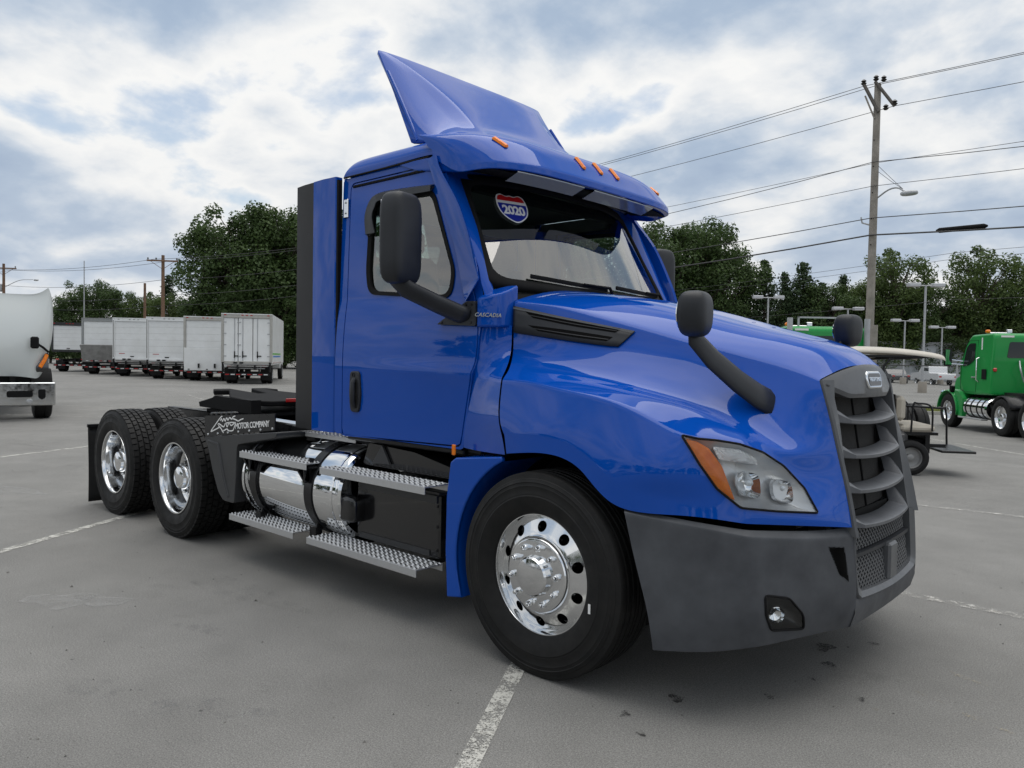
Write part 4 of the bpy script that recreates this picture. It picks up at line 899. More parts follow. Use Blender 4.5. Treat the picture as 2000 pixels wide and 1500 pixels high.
for sg in (-1, 1):
    R_, yc, zc_ = .315, sg*.86, .625
    prof = [(0, -2.995), (.20, -2.995), (.285, -2.985), (.305, -2.975), (R_, -2.955), (R_, -1.765), (.305, -1.745), (.285, -1.735), (.27, -1.74), (.0, -1.715)]
    tank = P(MB().lathe(prof, (0, yc, zc_), 'X', 72).build('fuel_tank', CHROME, sharp=30))
    for x in (-2.93, -1.80):
        MB().lathe([(R_+.001, x-.012), (R_+.006, x-.010), (R_+.006, x+.010), (R_+.001, x+.012)], (0, yc, zc_), 'X', 72).build('end_band', CHROME).parent = tank
    for x in (-2.78, -2.06):
        MB().lathe([(R_+.001, x-.045), (R_+.010, x-.044), (R_+.010, x+.044), (R_+.001, x+.045)], (0, yc, zc_), 'X', 72).build('tank_strap', BLACK, sharp=50).parent = tank
        q = MB()
        for xx in (x-.10, x+.0): q.tube([(xx, sg*1.195, .795), (x, sg*1.19, .70)], .016, 4, sq=(1.6, .6))
        q.tube([(x, sg*1.19, .71), (x, sg*1.15, .86)], .016, 4, sq=(1.6, .6)); q.box((x, sg*1.12, .80), (.08, .16, .012)); q.build('step_bracket', BLACK).parent = tank
        q = MB(); q.tube([(x, sg*1.08, .41), (x, sg*1.10, .32)], .02, 4, sq=(1.8, .5)); q.box((x, sg*1.135, .355), (.07, .008, .07)); q.build('lower_bracket', BLACK).parent = tank
    MB().lathe([(.055, 0), (.055, .035), (.048, .040), (.045, .055), (.0, .058)], (-2.42, yc-sg*-.04, zc_+R_-.005), 'Z', 24).build('filler_cap', BLACK).parent = tank
    q = MB(); q.tube(spline([(-2.40, yc, zc_+R_+.05), (-2.33, yc+sg*.03, zc_+R_+.07), (-2.28, yc+sg*.08, zc_+R_), (-2.36, yc+sg*.10, zc_+R_-.02)], 6), .004, 6); q.build('cap_chain', SILVER).parent = tank
    tread('step_tread', -2.905, -2.02, sg*1.215, sg*1.055, .832); tread('step_tread', -3.055, -2.175, sg*1.215, sg*1.02, .345)
    tread('step_tread', -1.862, -.83, sg*1.215, sg*1.04, .826); tread('step_tread', -2.008, -.895, sg*1.215, sg*1.02, .345)
    tread('deck_step', -2.40, -1.80, sg*.98, sg*.70, 1.0, .03)
    # black side box with upper cover and round-edged filler box
    bx = P(MB().box((-1.30, sg*.83, .56), (.80, .42, .38), .012).build('battery_box', mat('gloss black panel', (.008, .008, .009), .16, coat=.4)))
    q = MB(); q.prism([(-1.70, .745), (-.90, .745), (-.90, .762), (-1.70, .762)], sg*1.045, sg*.66); q.prism([(-1.66, .70), (-.905, .70), (-.905, .745), (-1.62, .745)], sg*1.06, sg*1.045); q.build('box_lid', mat('grey black panel', (.035, .036, .038), .4)).parent = bx
    q = MB(); q.prism(roundpoly([(-1.72, .84), (-.88, .84), (-.84, .90), (-1.20, .965), (-1.66, .985)], .02), sg*.98, sg*.62); q.build('upper_cover', MATS['gloss black panel']).parent = bx
    q = MB(); q.prism([(-1.60, .86), (-1.42, .87), (-1.50, .985)], sg*1.0, sg*.985); q.build('gusset', mat('grey black panel', (.035, .036, .038), .4)).parent = bx
    q = rbox((-1.73, sg*1.06, .565), (.24, .16, .18), 5., 12, m=16); q.build('filler_box', MATS['gloss black panel'], sharp=0).parent = bx
    for x in (-.915, ): 
        for z in (.42, .56, .68): MB().lathe([(0, sg*.006), (.009, sg*.005), (.010, 0)], (x, sg*1.041, z), 'Y', 8).build('bolt', BLACK).parent = bx
    MB().box((-1.32, sg*1.0435, .395), (.68, .004, .035)).build('lower_edge', mat('grey black panel', (.035, .036, .038), .4)).parent = bx
    for x in (-1.75, -1.05):
        q = MB(); q.box((x, sg*.97, .32), (.06, .46, .03), .004); q.box((x, sg*.95, .80), (.05, .50, .022), .003); P(q.build('step_hanger', BLACK))
    # pipes and hoses under the door
    for k in range(5):
        yy = sg*(.78-.06*k); z = .965-.015*(k % 3); P(MB().tube(spline([(-2.0, yy, z), (-1.6, yy+sg*.03, z+.02), (-1.2, yy-sg*.02, z-.03), (-.8, yy+sg*.03, z+.01), (-.55, yy, z-.1)], 5), .012+.005*(k % 2), 6).build('hose', BLACK if k % 2 else mat('grey pipe', (.2, .2, .21), .35, .8)))
    P(MB().box((-1.30, sg*.985, 1.012), (1.12, .05, .035), .008).build('door_sill', BLACK))

# ------------------------------------------------------------------ the lot
def sstep(a, b, x): t = max(0, min(1, (x-a)/(b-a))); return t*t*(3-2*t)
def gz(x, y): return -.27*sstep(6, 19, y)*sstep(-26, -12, x)
def asphalt_mat():
    m = bpy.data.materials.new('asphalt'); m.use_nodes = True; t = m.node_tree; b = t.nodes['Principled BSDF']; tx = t.nodes.new('ShaderNodeTexCoord')
    def nz(s, d, r, dist=0):
        n = t.nodes.new('ShaderNodeTexNoise'); n.inputs['Scale'].default_value = s; n.inputs['Detail'].default_value = d; n.inputs['Roughness'].default_value = r; n.inputs['Distortion'].default_value = dist
        t.links.new(tx.outputs['Object'], n.inputs['Vector']); return n.outputs['Fac']
    def rm(f, lo, hi, a, c):
        r = t.nodes.new('ShaderNodeMapRange'); t.links.new(f, r.inputs[0])
        for i, v in enumerate((lo, hi, a, c)): r.inputs[i+1].default_value = v
        return r.outputs[0]
    def mul(a, c):
        q = t.nodes.new('ShaderNodeMath'); q.operation = 'MULTIPLY'; t.links.new(a, q.inputs[0]); t.links.new(c, q.inputs[1]); return q.outputs[0]
    v = mul(rm(nz(.35, 4, .6), .3, .7, .84, 1.12), rm(nz(2.2, 5, .65), .3, .7, .90, 1.08))
    v = mul(v, rm(nz(150, 3, .85), .37, .63, .60, 1.40))        # aggregate speckle
    v = mul(v, rm(nz(70, 3, .6), .3, .7, .90, 1.10))
    v = mul(v, rm(nz(1.3, 6, .7, .6), .63, .75, 1.0, .80))     # worn and damp blotches
    v = mul(v, rm(nz(.8, 7, .75, .4), .66, .74, 1.0, 1.22))
    vo = t.nodes.new('ShaderNodeTexVoronoi'); vo.inputs['Scale'].default_value = 2.6; t.links.new(tx.outputs['Object'], vo.inputs['Vector'])
    v = mul(v, rm(vo.outputs['Distance'], .012, .035, .45, 1.0))   # scattered oil drips
    mx = t.nodes.new('ShaderNodeMixRGB'); mx.blend_type = 'MULTIPLY'; mx.inputs[0].default_value = 1; mx.inputs[1].default_value = (.198, .194, .183, 1)
    t.links.new(v, mx.inputs[2]); t.links.new(mx.outputs[0], b.inputs['Base Color']); b.inputs['Roughness'].default_value = .82; b.inputs['Specular IOR Level'].default_value = .35
    bp = t.nodes.new('ShaderNodeBump'); bp.inputs['Strength'].default_value = .45; bp.inputs['Distance'].default_value = .006; t.links.new(nz(170, 3, .7), bp.inputs['Height']); t.links.new(bp.outputs[0], b.inputs['Normal'])
    return m
ASPH = asphalt_mat()
xs = [-160, -90, -60]+[-45+2.5*k for k in range(27)]+[35, 60, 110]; ys = [-90, -40]+[-20+2.5*k for k in range(25)]+[55, 80, 130]
o = MB().grid([[(x, y, gz(x, y)) for x in xs] for y in ys]).build('asphalt_lot', ASPH, sharp=0); o['kind'] = 'structure'
o = MB().grid([[(x, y, -.42) for x in (-1500, -300, 300, 1500)] for y in (-1500, -300, 300, 1500)]).build('ground', mat('far grass', (.07, .09, .03), .9, var=.3, vscale=.05), sharp=0); o['kind'] = 'structure'
def paint_mat(name, col, cover, amax=.88, soft=.16):
    m = bpy.data.materials.new(name); m.use_nodes = True; t = m.node_tree; b = t.nodes['Principled BSDF']; b.inputs['Base Color'].default_value = (*col, 1); b.inputs['Roughness'].default_value = .75
    tx = t.nodes.new('ShaderNodeTexCoord'); ns = []
    for s in (9, 120):
        n = t.nodes.new('ShaderNodeTexNoise'); n.inputs['Scale'].default_value = s; n.inputs['Detail'].default_value = 4; n.inputs['Roughness'].default_value = .7; t.links.new(tx.outputs['Object'], n.inputs['Vector']); ns.append(n.outputs['Fac'])
    a = t.nodes.new('ShaderNodeMath'); a.operation = 'ADD'; t.links.new(ns[0], a.inputs[0]); t.links.new(ns[1], a.inputs[1])
    r = t.nodes.new('ShaderNodeMapRange'); t.links.new(a.outputs[0], r.inputs[0]); r.inputs[1].default_value = 1.0-cover; r.inputs[2].default_value = 1.0+soft-cover; r.inputs[3].default_value = 0; r.inputs[4].default_value = amax
    t.links.new(r.outputs[0], b.inputs['Alpha']); return m
PAINT = paint_mat('worn white paint', (.58, .57, .52), .09); PAINT2 = paint_mat('faded paint', (.50, .49, .455), .03); RUST = paint_mat('crack dirt', (.16, .115, .06), -.10)
def stripe(a, b, wd, m, name='painted_line'):
    a, b = Vector(a), Vector(b); n = max(2, int((b-a).length/.8)); d = (b-a).normalized(); s = Vector((-d.y, d.x))*wd/2
    rows = []
    for k in range(n+1):
        p = a+(b-a)*k/n; rows.append([(p.x+q.x, p.y+q.y, gz(p.x+q.x, p.y+q.y)+(.004 if m is not RUST else .007)) for q in (s, -s)])
    o = MB().grid(rows).build(name, m, sharp=0); o['kind'] = 'structure'; return o
stripe((1.15, -3.35), (-1.6, 1.27), .088, PAINT); stripe((-3.2, -4.45), (-6.3, .80), .088, PAINT); stripe((-9.4, -3.3), (-12.2, 2.9), .10, PAINT)
stripe((-1.2, 1.53), (4.5, 1.70), .105, PAINT2); stripe((.2, 1.52), (1.62, 1.60), .016, RUST, 'pavement_crack'); stripe((-1.2, 5.18), (5, 5.85), .09, PAINT2)
stripe((-3.2, 17.5), (2.6, 10.7), .10, PAINT); stripe((-19.2, 1.2), (-15.6, 3.9), .10, PAINT2); stripe((-26, 9), (-9, 3.8), .10, PAINT2)
stripe((-22, 3.4), (-16.5, 5.6), .1, PAINT2)
# worn patches, stains and cracks in the asphalt
def blotch(x, y, rx, ry, a, m, name, z):
    pts = []
    for k in range(28):
        t = 2*pi*k/28; r = 1+.22*sin(3*t+x*5)+.12*sin(5*t+y*7)+.08*sin(9*t); px, py = rx*r*cos(t), ry*r*sin(t); pts.append((x+px*cos(a)-py*sin(a), y+px*sin(a)+py*cos(a), z))
    b = MB(); b.add(pts+[(x, y, z)], [(k, (k+1) % 28, 28) for k in range(28)]); o = b.build(name, m, flat=True); o['kind'] = 'structure'
PALE = paint_mat('scuffed pale asphalt', (.40, .40, .385), .16, .45, .4); DARKP = paint_mat('dark damp asphalt', (.15, .15, .155), .02, .26, .3); OIL = paint_mat('oil spot', (.035, .033, .031), .06); TAN = paint_mat('tan dust', (.40, .35, .25), -.06)
for x, y, rx, ry, a in ((-2.84, -2.44, .22, .14, .6), (-2.66, -2.26, .20, .09, .4), (-7.5, -1.6, .6, .2, .3), (1.9, 3.6, .5, .25, .2)): blotch(x, y, rx, ry, a, PALE, 'scuffed_patch', .0032)
for x, y, rx, ry, a in ((-.80, -2.52, .30, .10, .7), (-1.35, -2.75, .20, .09, .5), (-1.75, -2.05, .16, .07, .4), (-2.2, -1.55, .5, .14, .1), (-8.2, .4, .8, .3, .3)): blotch(x, y, rx, ry, a, DARKP, 'damp_patch', .0036)
for x, y, r in ((.88, .19, .045), (.99, -.04, .03), (.63, -.95, .03), (.93, -.62, .022), (.99, -.28, .016), (.55, -1.25, .02), (1.25, -.35, .015), (.70, -1.35, .014), (1.05, .45, .02)): blotch(x, y, r*1.5, r, x*9, OIL, 'oil_spot', .0042)
for x, y, rx, ry in ((1.55, .27, .10, .02), (1.45, -.10, .08, .018), (1.72, -.20, .12, .02), (1.35, -.42, .05, .014)): blotch(x, y, rx, ry, -.3, TAN, 'dust_streak', .0042)
rc_ = random.Random(11); CRK = mat('crack', (.05, .05, .048), .9)
for x, y, a, L_ in ((-8.5, 1.2, .25, 5.), (-14, -1.0, .05, 6.), (3.2, 4.2, -.1, 3.), (-6.5, -3.4, 1.0, 2.2)):
    pts = [Vector((x, y))]
    for k in range(int(L_/.25)): a += rc_.gauss(0, .16); pts.append(pts[-1]+Vector((cos(a), sin(a)))*.25)
    rows = [[(p.x-.004*rc_.uniform(.4, 1.5), p.y-.004, gz(p.x, p.y)+.0045), (p.x+.004, p.y+.005*rc_.uniform(.4, 1.5), gz(p.x, p.y)+.0045)] for p in pts]; o = MB().grid(rows).build('pavement_crack', CRK, flat=True, fixn=False); o['kind'] = 'structure'
st_ = MB(); 
for k in range(900):
    x, y = rc_.uniform(-9, 3.5), rc_.uniform(-3.6, 4); r = rc_.uniform(.002, .006)*(2 if rc_.random() > .96 else 1); st_.add([(x-r, y, .001), (x, y-r, .001), (x+r, y, .001), (x, y+r, .001), (x, y, r*1.1)], [(0, 1, 4), (1, 2, 4), (2, 3, 4), (3, 0, 4)])
o = st_.build('loose_grit', mat('grit', (.24, .23, .21), .9, col2=(.06, .06, .055), vscale=30, isl=.9), flat=True); o['kind'] = 'stuff'; o['label'] = 'loose grit scattered over the asphalt'; o['category'] = 'grit'
# ------------------------------------------------------------------ shared bits
WBODY = mat('white body panel', (.80, .815, .82), .42, col2=(.68, .69, .68), vscale=1.1, coat=.2); GREYM = mat('weathered grey metal', (.30, .30, .295), .5, .4, var=.2, vscale=3)
TYRE = RUBBER; GALV = mat('galvanised steel', (.42, .43, .44), .45, .6, var=.12, vscale=4); WOODP = mat('weathered pole wood', (.27, .245, .215), .85, var=.25, vscale=3, bump=.4, bscale=30)
STEELW = mat('white wheel', (.6, .6, .6), .4)
def simple_wheel(R, W, rim=None, n=36):
    w_ = MB().lathe([(R*.60, -W*.46), (R*.57, -W*.40), (R*.54, -W*.16), (R*.36, -W*.12), (R*.22, -W*.14), (R*.20, -W*.36), (R*.12, -W*.42), (0, -W*.42)], axis='Y', n=n).build('wheel', rim or POLISH)
    MB().lathe([(R*.58, -W*.42), (R*.72, -W*.52), (R*.86, -W*.51), (R*.96, -W*.45), (R, -W*.34), (R, -W*.11), (R*.975, -W*.10), (R*.975, -W*.05), (R, -W*.04), (R, W*.34), (R*.96, W*.45), (R*.80, W*.52), (R*.58, W*.42)], axis='Y', n=n).build('tyre', TYRE).parent = w_
    return w_
WP = {}
def wheel_at(kind, parent, x, y, z, args):
    if kind not in WP:
        WP[kind] = simple_wheel(*args); o = WP[kind]
    else: o = copy_tree(WP[kind])
    o.parent = parent; o.location = (x, y, z); o.rotation_euler = (0, RND.random()*6, pi if y > 0 else 0); return o
def part(parent, name, m, *boxes, bev=0., sharp=35):
    b = MB()
    for c, d in boxes: b.box(c, d, bev)
    o = b.build(name, m, sharp=sharp); o.parent = parent; return o
# ------------------------------------------------------------------ box trucks, rear doors to the camera
HB = atan2(.57, -.82)
def box_truck(loc, rz, label, h=3.55, w_=2.5, L_=6.2, body=WBODY, frame_m=WBODY, door='roll', gate='under', floor=1.08, side_stripe=False, dm=None, lamps=True):
    t = empty('box_truck', loc, rz); tag(t, label, 'truck', 'box trucks parked in a row')
    hw = w_/2; fz = floor; dm = dm or WBODY
    part(t, 'cargo_box', body, ((L_/2+.05, hw-.02, (fz+h)/2), (L_, .04, h-fz)), ((L_/2+.05, -hw+.02, (fz+h)/2), (L_, .04, h-fz)), ((L_/2, 0, h-.02), (L_+.1, w_-.004, .04)), ((L_+.05, 0, (fz+h)/2), (.05, w_-.09, h-fz-.09)), ((L_/2, 0, fz-.04), (L_, w_-.1, .08)))
    part(t, 'rear_frame', frame_m, ((.02, hw-.06, (fz+h)/2), (.10, .125, h-fz+.004)), ((.02, -hw+.06, (fz+h)/2), (.10, .125, h-fz+.004)), ((.018, 0, h-.11), (.10, w_-.25, .225)), ((.018, 0, fz+.04), (.10, w_-.25, .10)), bev=.008)
    z0, z1 = fz+.09, h-.225
    if door == 'roll':
        n = 6
        for k in range(n):
            za = z0+(z1-z0)*k/n; part(t, 'door_panel', dm, ((.045, 0, za+(z1-z0)/n/2), (.03, w_-.26, (z1-z0)/n-.006)), bev=.003)
        part(t, 'door_shadow_gap', GREYM, ((.066, 0, (z0+z1)/2), (.01, w_-.27, z1-z0)))
        part(t, 'door_latch', MATTE, ((.02, .12, z0+.10), (.03, .22, .05)))
    else:
        for sgn, y0_, y1_ in ((1, -hw+.12, -.30), (1, -.28, .42), (1, .44, hw-.12)):
            d_ = part(t, 'swing_door', dm, ((.035, (y0_+y1_)/2, (z0+z1)/2), (.04, y1_-y0_-.012, z1-z0-.01)), bev=.006)
            for f in (.12, .38, .64, .9): part(d_, 'hinge', GALV, ((.008, y1_-.04 if y0_ > -.5 else y0_+.04, z0+(z1-z0)*f), (.02, .18, .05)))
            b = MB(); yy = y1_-.22 if y0_ < 0 else y0_+.16; b.tube([(.004, yy, z0+.02), (.004, yy, z1-.02)], .018, 6); o = b.build('lock_rod', GALV); o.parent = d_
            part(d_, 'lock_handle', MATTE, ((-.008, yy, z0+.35), (.03, .05, .34)), ((-.008, yy-.08, z0+.28), (.03, .22, .05)))
    if lamps:
        for y in (-hw+.2, -.22, 0, .22, hw-.2): part(t, 'marker_lamp', RED, ((-.036, y, h-.08), (.02, .11, .045)), bev=.004)
    if door == 'roll' and gate == 'under':
        part(t, 'red_notice', RED, ((.028, .72, z0+.28), (.006, .34, .035)))
        for y in (-.9, -.25, 0, .25, .9): part(t, 'marker_lamp', GREYM, ((-.036, y, h-.10), (.02, .10, .04)))
        for y in (-hw+.05, hw-.05): part(t, 'door_rail', GREYM, ((-.034, y, (fz+h)/2), (.012, .05, h-fz-.3)))
    if side_stripe:
        part(t, 'green_stripe', mat('green decal', (.09, .42, .04), .4), ((3.0, -hw-.0015, fz+.50), (5.6, .003, .075))); part(t, 'blue_stripe', mat('blue decal', (.03, .18, .55), .4), ((3.2, -hw-.0015, fz+.36), (5.2, .003, .075)))
        for k in range(14): part(t, 'reflective_tape', RED if k % 2 else WBODY, ((.4+.42*k, -hw-.0015, fz+.03), (.40, .003, .05)))
    # under-structure, bumper with red and white tape, lamps
    part(t, 'chassis', BLACK, ((3.4, .42, .86), (7.4, .08, .24)), ((3.4, -.42, .86), (7.4, .08, .24)), ((1.4, 0, .55), (.16, 1.9, .16)), ((.5, 0, .80), (.1, .9, .12)))
    bp = part(t, 'rear_bumper', BLACK, ((.02, 0, .50), (.10, 2.2, .12)), ((.10, .6, .72), (.08, .08, .40)), ((.10, -.6, .72), (.08, .08, .40)))
    for k in range(8): part(bp, 'reflector', RED if k % 2 else WBODY, ((-.033, -.94+.27*k, .50), (.006, .20, .05)))
    for y in (-.85, .85): part(t, 'tail_lamp', RED, ((.0, y, .93), (.05, .22, .09)), bev=.006)
    if gate == 'under':
        gt = part(t, 'lift_gate', GREYM, ((-.09, 0, fz-.05), (.16, w_-.25, .07)), ((-.16, 0, fz-.15), (.10, w_-.35, .05)), ((-.06, 0, fz-.26), (.10, w_-.7, .06)), bev=.01)
        for y in (-hw+.1, hw-.1): part(gt, 'gate_column', BLACK, ((-.10, y, fz-.20), (.14, .10, .50)), bev=.01)
        for y in (.25, .55): part(gt, 'gate_hinge', BLACK, ((-.14, y, fz+.02), (.10, .18, .08)))
    elif gate == 'tilt':
        b = MB(); b.box((0, 0, 0), (.06, 2.2, 1.25), .01, Matrix.Translation((-.40, .05, 1.42)) @ Matrix.Rotation(radians(-22), 4, 'Y')); gt = b.build('lift_gate', GREYM); gt.parent = t
        b = MB(); b.tube([(.0, -1.16, 1.25), (-.62, -1.10, 2.02)], .03, 6); o = b.build('gate_arm', BLACK); o.parent = gt
        b = MB(); b.tube([(.0, 1.16, 1.25), (-.62, 1.16, 1.95)], .03, 6); o = b.build('gate_arm', BLACK); o.parent = gt
        for k in range(7): part(gt, 'reflector', RED if k % 2 else WBODY, ((-.27, -.85+.28*k, .92), (.01, .16, .04)))
    elif gate == 'up':
        gt = part(t, 'lift_gate', WBODY, ((-.12, 0, fz+.22), (.06, w_-.1, 1.25)), bev=.01)
        for y in (-hw+.3, 0, hw-.3): part(gt, 'gate_clip', BLACK, ((-.155, y, fz-.34), (.02, .10, .05)))
    for x in (1.4, ):
        for sg in (-1, 1):
            wheel_at('bt', t, x, sg*1.02, .48, (.48, .27, STEELW, 28)); wheel_at('bt', t, x, sg*.74, .48, (.48, .27, STEELW, 28))
            part(t, 'mud_flap', RUBBER, ((.78, sg*.9, .52), (.02, .60, .66)))
            wheel_at('bt', t, L_+1.35, sg*.98, .48, (.48, .27, STEELW, 28))
    cab_ = MB(); cab_.prism(roundpoly([(L_+.25, .85), (L_+.25, 2.40), (L_+1.35, 2.42), (L_+1.95, 1.75), (L_+2.9, 1.55), (L_+3.0, .70), (L_+.3, .70)], .12), -1.02, 1.02); o = cab_.build('cab', body if body is not WBODY else WBODY); o.parent = t
    part(t, 'side_window', mat('dark glass', (.02, .025, .025), .06), ((L_+.95, -1.022, 2.02), (.75, .006, .5)), ((L_+.95, 1.022, 2.02), (.75, .006, .5)))
    return t
DARKB = mat('dark body', (.02, .021, .024), .4, coat=.3)
box_truck((-34.41, 15.95, 0), HB, 'white box truck with swing rear doors and green and blue side stripes', door='swing', frame_m=mat('bare aluminium frame', (.42, .41, .38), .45, .5, var=.1), side_stripe=True, L_=8.2, h=3.62, gate='under')
box_truck((-39.19, 16.18, 0), HB, 'white box truck with a folded white lift gate below its rear door', door='roll', gate='up', frame_m=mat('bare aluminium frame', (.42, .41, .38), .45, .5), h=3.60, floor=1.0)
box_truck((-42.9, 15.66, 0), HB, 'white roll door box truck beside the one with the folded white gate', door='roll', gate='under', h=3.62, lamps=False)
box_truck((-48.2, 15.76, 0), HB, 'white roll door box truck beside the one with the tilted gate', door='roll', gate='under', h=3.70, lamps=False)
box_truck((-53.3, 15.65, 0), HB, 'grey framed box truck with a tilted grey lift gate platform', door='roll', gate='tilt', h=3.80, frame_m=mat('grey frame paint', (.26, .27, .27), .5), body=mat('grey frame paint', (.26, .27, .27), .5), lamps=False)
box_truck((-60.4, 15.95, 0), HB, 'dark box truck with a white rear roll door and red lamps above', door='roll', gate='none', h=3.65, floor=1.55, body=DARKB, frame_m=DARKB)
# ------------------------------------------------------------------ white truck with its hood tilted open
wt = empty('work_truck', (-17.0, .55, 0), atan2(-.21, .977)); tag(wt, 'white truck with its hood tilted open above a chrome bumper', 'truck')
WH = mat('white truck paint', (.62, .65, .64), .3, coat=.6)
hr = [[(-.02, 0, .98), (.10, 0, 1.5), (.04, 0, 2.1), (-.12, 0, 2.62), (-.16, 0, 2.78)],
      [(-.02, .45, .98), (.10, .45, 1.5), (.04, .5, 2.1), (-.12, .58, 2.62), (-.15, .58, 2.78)],
      [(-.03, .72, .95), (.07, .74, 1.5), (.02, .80, 2.1), (-.13, .90, 2.64), (-.15, .91, 2.82)],
      [(-.10, .84, .93), (-.02, .92, 1.5), (-.04, 1.00, 2.1), (-.16, 1.10, 2.68), (-.18, 1.11, 2.95)],
      [(-.22, .92, .95), (-.18, 1.05, 1.45), (-.16, 1.15, 2.0), (-.26, 1.19, 2.45), (-.30, 1.19, 2.70)],
      [(-.40, 1.00, 1.05), (-.42, 1.12, 1.45), (-.42, 1.20, 1.9), (-.46, 1.22, 2.25), (-.50, 1.22, 2.40)]]
subd('tilted_hood', [[(x, -y, z) for x, y, z in r] for r in hr], WH, wt, mirror=True, level=3, sharp=0, crow={3: .5})
wb = part(wt, 'bumper', mat('road-worn chrome', (.62, .63, .63), .14, 1., rvar=.08, vscale=6), ((.22, 0, .60), (.06, 2.42, .50)), bev=.02)
for sg in (-1, 1):
    o = MB().prism(roundpoly([(sg*.30, .67), (sg*.30, .53), (sg*.78, .53), (sg*.78, .67)], .05), .2505, .254, 'YZ').build('bumper_slot', MATTE); o.parent = wb
    b = MB(); b.prism(roundpoly([(sg*.88, .70), (sg*1.02, .70), (sg*1.02, .52), (sg*.95, .47), (sg*.88, .52)], .03), .2505, .254, 'YZ'); o = b.build('fog_pocket', MATTE); o.parent = wb
    o = MB().lathe([(0, .012), (.05, .010), (.058, 0)], (.252, sg*.72, .44), 'X', 20).build('tow_ring', SILVER); o.parent = wb
    b = MB(); b.prism(roundpoly([(-.10, 1.06), (-.02, 1.16), (-.16, 1.52), (-.28, 1.46)], .03), sg*.86, sg*1.10); o = b.build('headlight', mat('dark lamp glass', (.04, .04, .042), .1, coat=1.)); o.parent = wt
    b = MB(); b.tube([(.02, sg*.93, 1.18), (-.04, sg*1.02, 1.34), (-.10, sg*1.07, 1.46)], .030, 6, sq=(.8, 1.5)); b.build('turn_signal', AMBER).parent = o
    b = MB(); b.tube([(-.12, sg*1.10, 1.52), (.10, sg*.98, 1.62), (.20, sg*.86, 1.70)], .025, 6); mr = b.build('hood_mirror_arm', MATTE); mr.parent = wt
    part(mr, 'hood_mirror', MATTE, ((.20, sg*.82, 1.72), (.12, .16, .26)), bev=.03)
    b = MB(); rows = []
    for k in range(9):
        a = radians(20+140*k/8); rows.append([(-.9+.62*cos(a), sg*y, .52+.62*sin(a)) for y in (.80, 1.0, 1.2)])
    b.grid(rows); o = b.build('fender_liner', MATTE); o.parent = wt
    wheel_at('wt', wt, -.80, sg*1.02, .52, (.52, .36, STEELW, 40)); wheel_at('wt', wt, -5.6, sg*.95, .52, (.52, .36, STEELW, 40))
part(wt, 'chassis', MATTE, ((-3.2, .42, .85), (6.6, .1, .25)), ((-3.2, -.42, .85), (6.6, .1, .25)), ((-.8, 0, .50), (.2, 1.8, .16)), ((-.35, 0, .88), (.5, 1.5, .24)), ((-1.1, 0, 1.2), (1.2, .8, .8)))
part(wt, 'cab', WH, ((-2.75, 0, 1.75), (1.7, 2.1, 1.5)), ((-2.85, 0, 2.62), (1.5, 2.0, .28)), bev=.1)
part(wt, 'windscreen', MATS['dark glass'], ((-1.895, 0, 2.08), (.02, 1.8, .7)))
part(wt, 'beacon', AMBER, ((-2.6, .15, 2.82), (.2, .28, .10)), bev=.03)
part(wt, 'rear_body', WBODY, ((-5.2, 0, 1.7), (3.2, 2.3, 1.2)), bev=.03)
